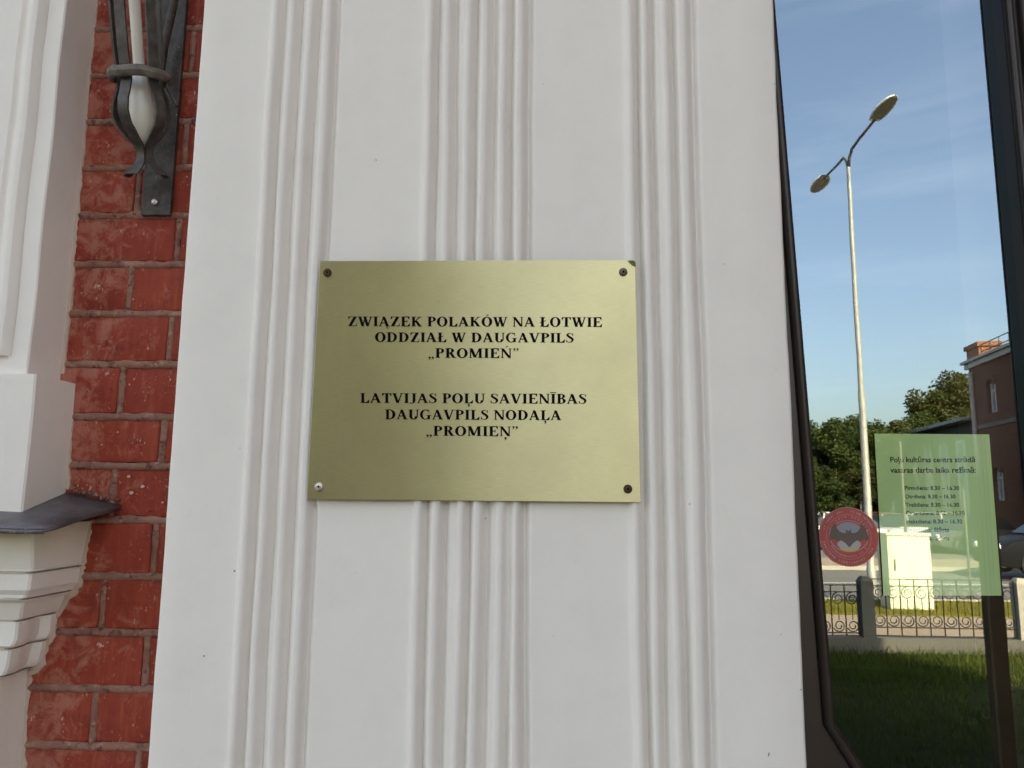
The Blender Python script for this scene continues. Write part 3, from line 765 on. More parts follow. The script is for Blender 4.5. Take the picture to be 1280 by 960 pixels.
stile.build('stile_and_rail', M_frame, win, fix=True)
mb = MB(); bp = [Vector((p.x - .0085, FY - .002, p.z)) for p in outl] + [Vector((RXr - .1, FY - .002, zbot - .004))]
mb.tube(bp, .0095, 10, side=(0, 1, 0)); mb.build('glazing_bead', M_frame, win, auto=R(50))
mb = MB(); mb.span((RXr + .004, FY + .004, zbot - .1), (RXout, YG + .03, ztop)); mb.build('mullion', M_frame, win, bevel=.003)
for xx, rr in ((RXr + .012, .008), (RXr + .040, .0115), (RXout - .008, .007)):
    mb = MB(); mb.tube([(xx, FY, zbot + .01), (xx, FY, ztop)], rr, 12, side=(0, 1, 0)); mb.build('mullion_bead', M_frame, win, auto=R(50))
mb = MB(); mb.span((.24, FY, ztop), (RXout + .6, YG + .03, ztop + .12)); mb.build('head_rail', M_frame, win, bevel=.003)
mb = MB(); mb.span((RXout + .5, FY, zbot - .002), (RXout + .6, YG + .03, ztop - .002)); mb.build('stile', M_frame, win, bevel=.003)
mb = MB(); mb.span((RXout, FY, zbot - .35), (RXout + .6, YG + .03, zbot - .003)); mb.build('bottom_rail', M_frame, win, bevel=.003)
mb = MB(); mb.poly([(.34, YG, zbot - .02), (RXr + .01, YG, zbot - .02), (RXr + .01, YG, ztop + .02), (.34, YG, ztop + .02)]); mb.build('pane', M_glass, win)
mb = MB(); mb.poly([(RXout - .01, YG, zbot - .02), (RXout + .52, YG, zbot - .02), (RXout + .52, YG, ztop + .02), (RXout - .01, YG, ztop + .02)]); mb.build('pane', M_glass, win)
ix0 = PY(1233, 745, YG + .05).x; ix1 = PY(1254, 745, YG + .05).x
mb = MB(); mb.span((ix0, YG + .05, zbot - .1), (RXout + .02, YG + .10, ztop + .05)); mb.build('inner_sash', M_wood, win, bevel=.004)

yN = YG - .003
nt_pts = [PY(1104.5, 744.5, yN), PY(1252, 744.5, yN), PY(1236.5, 543, yN), PY(1093, 542, yN)]
note = thing('paper_notice', 'laminated green notice of opening hours taped on the window glass', 'notice', (nt_pts[0] + nt_pts[1]) / 2)
mb = MB(); mb.prism([p + Vector((0, .0000, 0)) for p in nt_pts], (0, .0003, 0)); mb.build('sheet', M_paper, note)
mb = MB()
for px in (1219.5, 1225.5, 1230): 
    a = PY(px, 543.5, yN - .0001); b_ = PY(px + 13.5, 744, yN - .0001); mb.poly([a, b_, b_ + Vector((.0012, 0, 0)), a + Vector((.0012, 0, 0))])
mb.build('fold_line', M_tape, note)
def flat_text(txt, xl_, xr_, base, name, par, m, y, bold=0):
    cu = bpy.data.curves.new('t', 'FONT'); cu.body = txt; cu.size = 1; cu.offset = bold; cu.resolution_u = 3
    to = bpy.data.objects.new('t', cu); COL.objects.link(to)
    dg = bpy.context.evaluated_depsgraph_get(); dg.update(); me = bpy.data.meshes.new_from_object(to.evaluated_get(dg))
    COL.objects.unlink(to); bpy.data.objects.remove(to)
    x0 = min(v.co.x for v in me.vertices); x1 = max(v.co.x for v in me.vertices)
    A = PY(xl_, base, y); B = PY(xr_, base, y); k = (B.x - A.x) / (x1 - x0)
    mb = MB(); mb.v = [Vector((A.x + (v.co.x - x0) * k, y, A.z + (B.z - A.z) * (v.co.x - x0) / (x1 - x0) + v.co.y * k)) for v in me.vertices]
    mb.f = [tuple(p.vertices) for p in me.polygons]
    return mb.build(name, m, par)
for txt, a, b_, base in (('Po\u013cu kult\u016bras centrs str\u0101d\u0101', 1113, 1219, 577.7), ('vasaras darba laika re\u017e\u012bm\u0101:', 1113, 1220, 590.8),
        ('Pirmdiena: 8.30 \u2013 16.30', 1131, 1199, 612.4), ('Otrdiena: 8.30 \u2013 16.30', 1131.5, 1194.5, 622.9), ('Tre\u0161diena: 8.30 \u2013 16.30', 1132, 1199, 633.4),
        ('Ceturtdiena: 8.30 \u2013 16.30', 1132.5, 1206, 643.8), ('Piektdiena: 8.30 \u2013 16.30', 1133, 1203, 654.3), ('Sestdiena: Sl\u0113gts', 1134, 1186.5, 664.8), ('Sv\u0113tdiena: Sl\u0113gts', 1135, 1187, 675.2)):
    flat_text(txt, a, b_, base, 'lettering', note, M_print, yN - .00015, .02)

yS = YG - .0012
sc0 = PY(1061, 671, yS); s1 = PY(1098.3, 671, yS); SR = (s1 - sc0).length
stk = thing('round_sticker', 'round red sticker with a winged bat emblem on the window glass', 'sticker', sc0)
def disc(rx, rz, dy, m, name, cx=0, cz=0, inner=None, n=48, a0=0, a1=360):
    mb = MB(); c = sc0 + Vector((cx, -dy, cz)); P = [c + Vector((rx * math.cos(R(a0 + (a1 - a0) * k / n)), 0, rz * math.sin(R(a0 + (a1 - a0) * k / n)))) for k in range(n + 1)]
    if inner: 
        Q = [c + Vector((inner * rx * math.cos(R(a0 + (a1 - a0) * k / n)), 0, inner * rz * math.sin(R(a0 + (a1 - a0) * k / n)))) for k in range(n + 1)]
        mb.grid([P, Q])
    else: mb.poly(P[:-1] if a1 - a0 == 360 else P)
    return mb.build(name, m, stk)
disc(SR, SR, 0, M_red, 'disc')
disc(SR, SR, .0001, M_redpale, 'rim', inner=.975)
disc(SR * .76, SR * .76, .0001, M_redpale, 'ring', inner=.975)
disc(SR * .66, SR * .53, .0002, M_vlav, 'field', cz=SR * .02, inner=.97)
disc(SR * .44, SR * .30, .0003, M_vgrey, 'globe', cz=SR * .19)
disc(SR * .34, SR * .15, .00031, M_vyel, 'wreath', cz=-SR * .34)
disc(SR * .40, SR * .17, .00033, M_vlav, 'cloud', cz=-SR * .25)
bat = [(-.66, .02), (-.58, .28), (-.42, .47), (-.40, .30), (-.30, .17), (-.16, .12), (-.09, .14), (-.08, .26), (-.03, .20), (.03, .20), (.08, .26), (.09, .14), (.16, .12), (.30, .17), (.40, .30), (.42, .47), (.58, .28), (.66, .02),
       (.64, -.12), (.50, -.08), (.40, -.14), (.26, -.12), (.12, -.22), (0, -.36), (-.12, -.22), (-.26, -.12), (-.40, -.14), (-.50, -.08), (-.64, -.12)]
mb = MB(); mb.poly([sc0 + Vector((x * SR, -.0005, z * SR)) for x, z in reversed(bat)]); mb.build('bat_emblem', M_vbat, stk)
mb = MB()
for rr, n_, a0, a1, hh in ((.86, 17, 20, 85, .07), (.86, 25, 190, 335, .075), (.86, 12, 100, 165, .06), (.67, 16, 15, 170, .06), (.66, 18, 205, 335, .06)):
    for k in range(n_):
        if random.random() < .1: continue
        A = R(a0 + (a1 - a0) * (k + .5) / n_); c = sc0 + Vector((math.cos(A) * rr * SR, -.0004, math.sin(A) * rr * SR)); rd = Vector((math.cos(A), 0, math.sin(A))) * SR * hh * .5; tg = Vector((-math.sin(A), 0, math.cos(A))) * SR * .017
        for s_ in ((-1, 1) if random.random() < .6 else (0,)):
            mb.poly([c - rd + tg * s_ - tg * .4, c + rd + tg * s_ - tg * .4, c + rd + tg * s_ + tg * .4, c - rd + tg * s_ + tg * .4])
        if random.random() < .6: mb.poly([c - tg, c + tg, c + tg + rd * .35, c - tg + rd * .35])
mb.build('worn_ring_marks', M_vlav, stk)

# ------------------------------------------------------------------ the building behind the facade
def stone_brick_mat(name, c1, c2, mo, sc=1.0):
    m, t, b = mat(name); g = N(t, 'ShaderNodeNewGeometry'); sp = N(t, 'ShaderNodeSeparateXYZ'); t.links.new(g.outputs['Position'], sp.inputs[0])
    ad = N(t, 'ShaderNodeMath', operation='ADD'); t.links.new(sp.outputs['X'], ad.inputs[0]); t.links.new(sp.outputs['Y'], ad.inputs[1])
    cb_ = N(t, 'ShaderNodeCombineXYZ'); t.links.new(ad.outputs[0], cb_.inputs[0]); t.links.new(sp.outputs['Z'], cb_.inputs[1])
    br = N(t, 'ShaderNodeTexBrick'); t.links.new(cb_.outputs[0], br.inputs['Vector'])
    br.inputs['Scale'].default_value = sc; br.inputs['Brick Width'].default_value = .26; br.inputs['Row Height'].default_value = .077; br.inputs['Mortar Size'].default_value = .008
    br.inputs['Color1'].default_value = (*c1, 1); br.inputs['Color2'].default_value = (*c2, 1); br.inputs['Mortar'].default_value = (*mo, 1)
    c = mixc(t, ramp(t, noise_t(t, .8, 5, .6, g.outputs['Position']), [(.35, 0), (.7, .5)]), br.outputs[0], tuple(k * .7 for k in c1))
    t.links.new(c, b.inputs['Base Color']); b.inputs['Roughness'].default_value = .85
    return m
M_bwall = stone_brick_mat('far_red_brick', (.20, .055, .022), (.11, .030, .014), (.09, .05, .035))
bld = MB()
bld.span((XR + .205, YB + .02, -.1), (.30, YB + .42, 6.5))
bld.span((-10, YB + .014, -.1), (XL - 3.6, YB + .42, 10)); bld.span((XL - 3.6, YB + .0145, 6.5), (.30, YB + .419, 10))
bld.span((.30, YB + .016, -.1), (RXout + .6, YB + .42, zbot - .355)); bld.span((.30, YB + .013, ztop + .12), (RXout + .6, YB + .421, 10))
bld.span((RXout + .6, YB + .015, -.1), (8.0, YB + .42, 10))
bld.span((-10, YB + .42, -.1), (-9.6, 12, 10)); bld.span((7.6, YB + .42, -.1), (8.0, 12, 10)); bld.span((-10, 12, -.1), (8.0, 12.4, 10)); bld.span((-10.3, -.2, 10), (8.3, 12.6, 10.3))
bo = bld.build('building', M_bwall, None, origin=(0, 6, 0)); tag(bo, 'red brick building that carries the white pilaster and the window', 'building')
mb = MB(); rm = [(-1.2, .70), (2.6, .70), (2.6, 4.5), (-1.2, 4.5)]
z0_, z1_ = .9, 3.4
mb.poly([(x, y, z0_) for x, y in rm]); mb.poly([(x, y, z1_) for x, y in reversed(rm)])
for i in range(1, 4):
    a, b_ = rm[i], rm[(i + 1) % 4]; mb.poly([(*a, z0_), (*b_, z0_), (*b_, z1_), (*a, z1_)])
ro = mb.build('room', M_room, None, origin=(0, 2, 1)); ro['kind'] = 'structure'

# ------------------------------------------------------------------ iron fence on a concrete base (mirrored side)
M_fence = simple('black_fence_paint', (.02, .018, .016), .6, var=.3)
DF = 11.05
def vx(px, py, d): return PD(px, py, d)
def to_real_thing(name, label, cat, p, group=None): return thing(name, label, cat, mir(p), group)
ztr, zr2, zr3, zbr = (PD(1160, y, DF).z for y in (724.5, 733, 785, 795.5))
px2x = lambda px: PD(px, 760, DF).x
yv = DF - D
def ring(mb, cx, cz, r_, y, th=.009, turns=1.0, a0=0, n=18, spiral=0):
    pts = []
    m = int(n * turns)
    for k in range(m + 1):
        A = a0 + 2 * math.pi * turns * k / m; rr = r_ * (1 - spiral * k / m); pts.append((cx + rr * math.cos(A), y, cz + rr * math.sin(A)))
    mb.tube(pts, th, 4, cap=False)
FN = to_real_thing('iron_fence', 'black wrought iron scroll fence between concrete posts along the lawn', 'fence', (px2x(1082.5), yv, 0))
def fence_panel(x0, x1, dz, label):
    o = MB(); o.tube([(x0 + .01, yv, zbr + dz), (x0 + .01, yv, ztr + dz)], .012, 4); o = o.mirror().build('fence_panel', M_fence, FN)
    for zz in (ztr, zr2, zr3, zbr):
        mb = MB(); mb.span((x0, yv - .010, zz + dz - .007), (x1, yv + .010, zz + dz + .007)); mb.mirror().build('rail', M_fence, o)
    n = max(1, round((x1 - x0) / .19)); sp = (x1 - x0) / n
    for k in range(n + 1):
        xx = x0 + sp * k
        mb = MB(); mb.tube([(xx, yv, zbr + dz), (xx, yv, ztr + dz)], .0095, 4); mb.mirror().build('bar', M_fence, o)
        if k < n:
            c = xx + sp / 2; rr = sp * .44
            mb = MB(); ring(mb, c, zr2 + dz - .01 - rr, rr, yv, .0075, 1.5, R(90), spiral=.65); mb.mirror().build('scroll', M_fence, o)
            mb = MB(); ring(mb, c, zr3 + dz + .01 + rr, rr, yv, .0075, 1.5, R(200), spiral=.65); mb.mirror().build('scroll', M_fence, o)
            if k % 2 == 0 or True:
                mb = MB(); mb.tube([(c, yv, zr3 + dz + 2 * rr), (c, yv, zr2 + dz - 2 * rr)], .0055, 4); mb.mirror().build('thin_bar', M_fence, o)
    return o
post_x = [px2x(1082.5), px2x(1277)]
pw = .17
gap = post_x[1] - post_x[0]
steps = [(-1, -.085), (0, 0), (1, 0), (2, 0), (-2, -.085)]
labs = {-1: 'black iron scroll fence panel left of the grey post', 0: 'black iron scroll fence panel in front of the pale cabinet', 1: 'black iron scroll fence panel right of the cream post', 2: 'last iron scroll fence panel on the right', -2: 'last iron scroll fence panel on the left'}
for k, dz in steps: fence_panel(post_x[0] + gap * k + pw / 2, post_x[0] + gap * (k + 1) - pw / 2, dz, labs[k])
zpt = PD(1082, 723, DF).z
pl_ = {0: 'grey square concrete fence post in the shade', 1: 'cream sunlit concrete fence post beside the lawn', -1: 'concrete fence post hidden left of the window', 2: 'concrete fence post far right', 3: 'last concrete fence post on the right'}
for k in (-1, 0, 1, 2, 3):
    mb = MB(); xx = post_x[0] + gap * k; hh = zpt + .02
    mb.box((xx, yv, hh / 2 - .05), (pw, pw, hh + .0)); mb.box((xx, yv, hh - .05 + .03), (pw, pw, .06), taper=.55)
    mb.mirror().build('fence_post', M_conc if k != 1 else M_kerb, FN, fix=True)
mb = MB(); zb2 = PD(1150, 800, DF).z + .03
mb.span((post_x[0] - gap * 2, yv - .11, -.1), (post_x[0] + gap * 3, yv + .11, max(.06, zb2)))
mb.mirror().build('fence_base', M_conc, FN, fix=True)

# grass
def blades(name, m, n, x0, x1, d0, d1, h, z, label, seed=1, dens=None):
    rnd = random.Random(seed); mb = MB()
    for _ in range(n):
        d = d0 + (d1 - d0) * rnd.random(); x = x0 + (x1 - x0) * rnd.random()
        if noise.noise(Vector((x * .9, d * .9, seed))) < -.25 and rnd.random() < .6: continue
        p = Vector((x, 2 * YG - (d - D), z)); a = rnd.random() * 6.28; hh = h * rnd.uniform(.5, 1.4); w_ = rnd.uniform(.004, .009)
        t_ = Vector((math.cos(a), math.sin(a), 0)); ln_ = Vector((math.cos(a * 3), math.sin(a * 3), 0)) * hh * .5
        mb.v += [p - t_ * w_, p + t_ * w_, p + ln_ + Vector((0, 0, hh))]; k = len(mb.v); mb.f.append((k - 3, k - 2, k - 1))
    o = mb.build(name, m); o['kind'] = 'stuff'; o['label'] = label; return o
def leafmat(name, c1, c2, c3):
    m, t, b = mat(name); g = N(t, 'ShaderNodeNewGeometry'); oi = N(t, 'ShaderNodeObjectInfo')
    c = mixc(t, g.outputs['Random Per Island'], c1, c2)
    c = mixc(t, ramp(t, noise_t(t, .6, 3, .6, g.outputs['Position']), [(.4, 0), (.65, .6)]), c, c3)
    t.links.new(c, b.inputs['Base Color']); b.inputs['Roughness'].default_value = .6; b.inputs['Specular IOR Level'].default_value = .25
    tr = N(t, 'ShaderNodeBsdfTranslucent'); t.links.new(c, tr.inputs[0]); mx = N(t, 'ShaderNodeMixShader'); mx.inputs[0].default_value = .35
    t.links.new(b.outputs[0], mx.inputs[1]); t.links.new(tr.outputs[0], mx.inputs[2]); t.links.new(mx.outputs[0], t.nodes['Material Output'].inputs[0]); return m
M_blade = leafmat('grass_blade', (.05, .085, .016), (.095, .135, .024), (.14, .145, .03))
M_dry = leafmat('dry_blade', (.14, .15, .02), (.22, .20, .035), (.26, .20, .05))
blades('grass', M_blade, 60000, -1, 9, 4.5, 11.0, .06, .0, 'short green lawn grass before the fence', 1)
blades('grass', M_blade, 9000, 2, 8, 9.2, 10.95, .13, .0, 'longer grass tufts against the fence base', 2)
blades('grass', M_dry, 9000, 1, 11, 11.15, 11.9, .07, .0, 'thin grass along the far side of the fence', 5)
blades('grass', M_dry, 5000, 1, 11, 14.8, 16.8, .07, .0, 'dry roadside grass beyond the pavement', 3)

# ------------------------------------------------------------------ street furniture
M_arm = simple('dark_lamp_arm', (.14, .13, .12), .5, .3)
M_pole = simple('galvanised_pole', (.40, .385, .35), .5, .2, .15, 6)
M_lamp = simple('lamp_shell', (.78, .78, .74), .45, var=.1)
M_lens = simple('lamp_lens', (.24, .23, .19), .3, var=.2)
DL = 17.6
base_v = PD(1083, 735, DL); topv = PD(1060, 208, DL)
def street_lamp(bx, dL, label, H1, near, far, sc_=1, group='street lamps along the road'):
    o = to_real_thing('street_lamp', label, 'street lamp', (bx, dL - D, 0), group)
    yv_ = dL - D
    mb = MB(); mb.tube([(bx, yv_, 0), (bx, yv_, .6), (bx, yv_, .62), (bx, yv_, H1 * .45), (bx, yv_, H1 * .46), (bx, yv_, H1)], [.10, .095, .082, .074, .062, .045], 12); mb.mirror().build('pole', M_pole, o, auto=R(40))
    for tip_, zz in ((near, 0), (far, 0)):
        T_ = Vector(tip_); Pb = Vector((bx, yv_, H1 - .05)); dirh = Vector((T_.x - bx, T_.y - yv_, 0)); 
        pts = [Pb, Pb + dirh * .05 + Vector((0, 0, .22)), Pb + dirh * .16 + Vector((0, 0, .40)), Pb + dirh * .45 + Vector((0, 0, (T_.z - Pb.z) * .62 + .1)), T_ - dirh * .0]
        mb = MB(); mb.tube(pts, [.042, .038, .035, .032, .03], 8); mb.mirror().build('arm', M_arm, o, smooth=True)
        h = dirh.normalized(); isf = tip_ is far; u_ = Vector((h.x * .95, h.y * .95, -.02 if isf else .22)).normalized(); s_ = u_.cross(Vector((0, 0, 1))).normalized(); n_ = s_.cross(u_).normalized()
        mb = MB(); rows = []; LL = .98 if isf else .82; WK = 1.1 if isf else 1.0
        for i in range(13):
            t_ = i / 12; wv = .19 * (math.sin(math.pi * min(1, .12 + .88 * t_) ) ** .45 if t_ < 1 else 0.05); wv *= WK; hv = .15 * WK * math.sin(math.pi * (.1 + .88 * t_)) ** .6
            row = [T_ + u_ * (t_ * LL - .06) + s_ * (wv * math.cos(A)) + n_ * (hv * math.sin(A)) for A in [math.pi * j / 10 for j in range(11)]]
            rows.append(row)
        mb.grid(rows); mb.grid([[r_[0], r_[-1]] for r_ in rows]); hd = mb.mirror().build('lamp_head', M_lamp, o, fix=True, smooth=True)
        mb = MB(); L3 = []
        for i, r_ in enumerate(rows[1:-1]):
            m_ = (r_[0] + r_[-1]) / 2; e_ = math.sin(math.pi * (i + .5) / 11) ** .5; L3.append([m_ + (r_[0] - m_) * .80 - n_ * .015, m_ + (r_[0] - m_) * .6 * e_ - n_ * .05 * e_, m_ - n_ * .06 * e_, m_ + (r_[-1] - m_) * .6 * e_ - n_ * .05 * e_, m_ + (r_[-1] - m_) * .80 - n_ * .015])
        mb.grid(L3)
        mb.mirror().build('lens', M_lens, hd, smooth=True)
    return o
nearh = PZ(1094, 149, topv.z + .62); farh = PZ(1030, 223, topv.z + .50)
street_lamp(topv.x, DL, 'tall twin-armed grey street lamp standing beyond the fence', topv.z, nearh, farh)
def copylamp(px, d, label):
    b_ = PD(px, 700, d); dx = b_.x - topv.x
    H1 = topv.z
    street_lamp(b_.x, d, label, H1, nearh + Vector((dx, d - DL, 0)), farh + Vector((dx, d - DL, 0)))
for px, d, zt_, lb in ((1207, 17.4, PD(1207, 612, 17.4).z, 'slim pale metal post in the verge right of the cabinet'), (1134.5, 19.0 - 3, PD(1134, 552, 16).z, 'slim pale metal post rising behind the cream cabinet')):
    b_ = PD(px + (6 if px > 1200 else 2), 735, d); b_.z = 0; t_ = PD(px, 600, d)
    mb = MB(); mb.tube([b_, (b_.x, b_.y, zt_)], .028, 10); mb.lathe([(.09, 0), (.09, .03), (.05, .05)], b_, 10)
    o = mb.mirror().build('signpost', M_arm, None, origin=mir(b_), fix=True); tag(o, lb, 'post')
M_cab = simple('pale_cabinet_paint', (.80, .78, .60), .55, var=.05)
DC = 15.5
c1, c2 = PD(1113, 748, DC), PD(1167, 748, DC); ct = PD(1110, 669, DC).z
o = to_real_thing('utility_cabinet', 'pale cream electrical cabinet standing in the verge beyond the fence', 'utility cabinet', ((c1.x + c2.x) / 2, DC - D, 0))
mb = MB(); mb.span((c1.x, DC - D, .0), (c2.x, DC - D + .45, ct)); mb.mirror().build('body', M_cab, o, bevel=.01)
mb = MB(); mb.span((c1.x - .02, DC - D - .03, ct), (c2.x + .02, DC - D + .48, ct + .04)); mb.mirror().build('lid', M_cab, o, bevel=.008)
mb = MB(); mb.span((c1.x + .05, DC - D - .012, .12), (c2.x - .05, DC - D - .002, ct - .06)); dr = mb.mirror().build('door', M_cab, o, bevel=.003)
mb = MB(); mb.span((c1.x + .10, DC - D - .03, ct * .52), (c1.x + .125, DC - D - .013, ct * .68)); mb.mirror().build('handle', M_fence, dr)

# ------------------------------------------------------------------ houses across the road
dvec = ray(802, 625); dh = Vector((dvec.x, dvec.y, 0)).normalized(); nh = Vector((dh.y, -dh.x, 0))   # nh points right (away from the visible side)
Cc = PZ(1210, 454, 10.0); Cc.z = 0
def wp(s_, n_, z): return Cc - dh * s_ + nh * n_ + Vector((0, 0, z))
def wall_hit(px, py, off=0.0):
    d = ray(px, py); q0 = Cc + nh * off; t_ = (q0 - CP).dot(nh) / d.dot(nh); p = CP + d * t_; return -(p - q0).dot(dh), p.z
def wbox(mb, s0, s1, n0, n1, z0, z1):
    b_ = len(mb.v)
    for z in (z0, z1):
        for s_, n_ in ((s0, n0), (s1, n0), (s1, n1), (s0, n1)): mb.v.append(wp(s_, n_, z))
    for q_ in ((0, 3, 2, 1), (4, 5, 6, 7), (0, 1, 5, 4), (1, 2, 6, 5), (2, 3, 7, 6), (3, 0, 4, 7)): mb.f.append(tuple(b_ + k for k in q_))
M_skyglass = simple('far_sky_toned_glass', (.30, .32, .33), .15, var=.3, nscale=2)  # pale base colour stands in for sky reflected in the panes
M_white = simple('white_window_frame', (.62, .62, .6), .6)
M_orange = stone_brick_mat('orange_brick', (.36, .12, .045), (.32, .10, .04), (.25, .14, .10))
M_tin = simple('grey_tin_roof', (.34, .33, .31), .5, .3, .15, 2)
M_gut = simple('pale_drainpipe', (.40, .30, .27), .5, var=.1)
hs = to_real_thing('brick_house', 'two storey dark red brick house with chimney and roof railing', 'house', Cc - dh * 10)
sA, zA0 = wall_hit(1241.5, 516); _, zA1 = wall_hit(1240, 475); sB, _ = wall_hit(1279, 500); dS = sB - sA
z_low0, z_low1 = 2.2, 2.2 + (zA1 - zA0) * .95
WL = 28; wins = [sA + dS * k for k in range(0, 7) if sA + dS * k < WL - 1]
ww = .55
cuts = [0]
mb = MB(); DEP = 14
edges = [0]
for s_ in wins: edges += [s_ - ww, s_ + ww]
edges.append(WL)
for k in range(0, len(edges), 2): wbox(mb, edges[k], edges[k + 1], 0, .4, -.1, 10)
for s_ in wins:
    for a, b_ in ((-.1, z_low0), (z_low1, zA0), (zA1, 10)): wbox(mb, s_ - ww, s_ + ww, 0, .4, a, b_)
wbox(mb, 0, WL, .4, DEP, -.1, 9.9)
mb.mirror().build('wall', M_bwall, hs, fix=True)
for s_ in wins:
    for a, b_ in ((z_low0, z_low1), (zA0, zA1)):
        mb = MB(); 
        for q_ in ((s_ - ww, s_ - ww + .09, a, b_), (s_ + ww - .09, s_ + ww, a, b_), (s_ - ww, s_ + ww, a, a + .09), (s_ - ww, s_ + ww, b_ - .09, b_), (s_ - ww, s_ + ww, a + (b_ - a) * .68, a + (b_ - a) * .68 + .1), (s_ - .04, s_ + .04, a, b_)):
            wbox(mb, q_[0], q_[1], .2, .28, q_[2], q_[3])
        w_ = mb.mirror().build('window', M_white, hs, fix=True)
        mb = MB(); wbox(mb, s_ - ww, s_ + ww, .3, .33, a, b_); mb.mirror().build('pane', M_skyglass, w_, fix=True)
        mb = MB()
        for k in range(8):     # segmental brick arch over the opening
            A0, A1 = math.pi * k / 8, math.pi * (k + 1) / 8
            P4 = [(s_ - (ww + .12) * math.cos(A), b_ - .12 + .42 * math.sin(A)) for A in (A0, A1)] + [(s_ - (ww - .06) * math.cos(A), b_ - .24 + .34 * math.sin(A)) for A in (A1, A0)]
            mb.prism([wp(x, -.06, z) for x, z in P4], nh * .07)
        mb.mirror().build('arch', M_bwall, w_, fix=True)
mb = MB(); wbox(mb, -.3, WL + .3, -.35, DEP, 9.9, 10.05); wbox(mb, -.15, WL, -.18, .0, 9.6, 9.9); mb.mirror().build('cornice', M_tin, hs, fix=True)
mb = MB(); zst = wall_hit(1240, 531)[1]; wbox(mb, 0, WL, -.06, 0, zst - .1, zst + .1); mb.mirror().build('string_course', M_conc, hs, fix=True)
mb = MB(); sD, zD = wall_hit(1216, 466); mb.tube([wp(sD, -.12, .1), wp(sD, -.12, zD)], .12, 8); mb.mirror().build('drainpipe', M_gut, hs, smooth=True)
ch0, _ = wall_hit(1221, 440, .3)
mb = MB(); wbox(mb, -.4, 1.3, .1, 1.2, 10, 10.75); wbox(mb, -.5, 1.4, .0, 1.3, 10.75, 11.0); mb.mirror().build('chimney', M_orange, hs, fix=True)
rl = MB()
for z in (10.35, 10.75): rl.tube([wp(1.6, .1, z), wp(WL, .1, z)], .03, 4)
k = 1.6
while k < WL: rl.tube([wp(k, .1, 10), wp(k, .1, 10.75)], .025, 4); k += 1.1
rl.mirror().build('roof_railing', M_iron, hs)
# lower annex
M_dkwall = simple('dark_rendered_wall', (.09, .085, .075), .9, var=.2)
an = to_real_thing('annex', 'long low annex with pale eave and white window strips behind the notice', 'house', Cc + dh * 9)
zE = wall_hit(1196, 527)[1]; sE = -wall_hit(1097, 560)[0]
mb = MB(); wbox(mb, -24, -.02, .05, 8, -.1, zE - .15); mb.mirror().build('wall', M_dkwall, an, fix=True)
mb = MB(); wbox(mb, -24.5, -.03, -.6, 8, zE - .15, zE + .05); mb.mirror().build('roof', M_tin, an, fix=True)
for k in range(8):
    s_ = -2 - k * 2.7
    mb = MB()
    for q_ in ((s_ - .6, s_ - .45), (s_ + .45, s_ + .6)): wbox(mb, q_[0], q_[1], -.03, .05, 1.2, zE - 1.2)
    wbox(mb, s_ - .6, s_ + .6, -.03, .05, zE - 1.3, zE - 1.15); w_ = mb.mirror().build('window', M_white, an, fix=True)
    mb = MB(); wbox(mb, s_ - .45, s_ + .45, .02, .045, 1.2, zE - 1.3); mb.mirror().build('pane', M_skyglass, w_, fix=True)

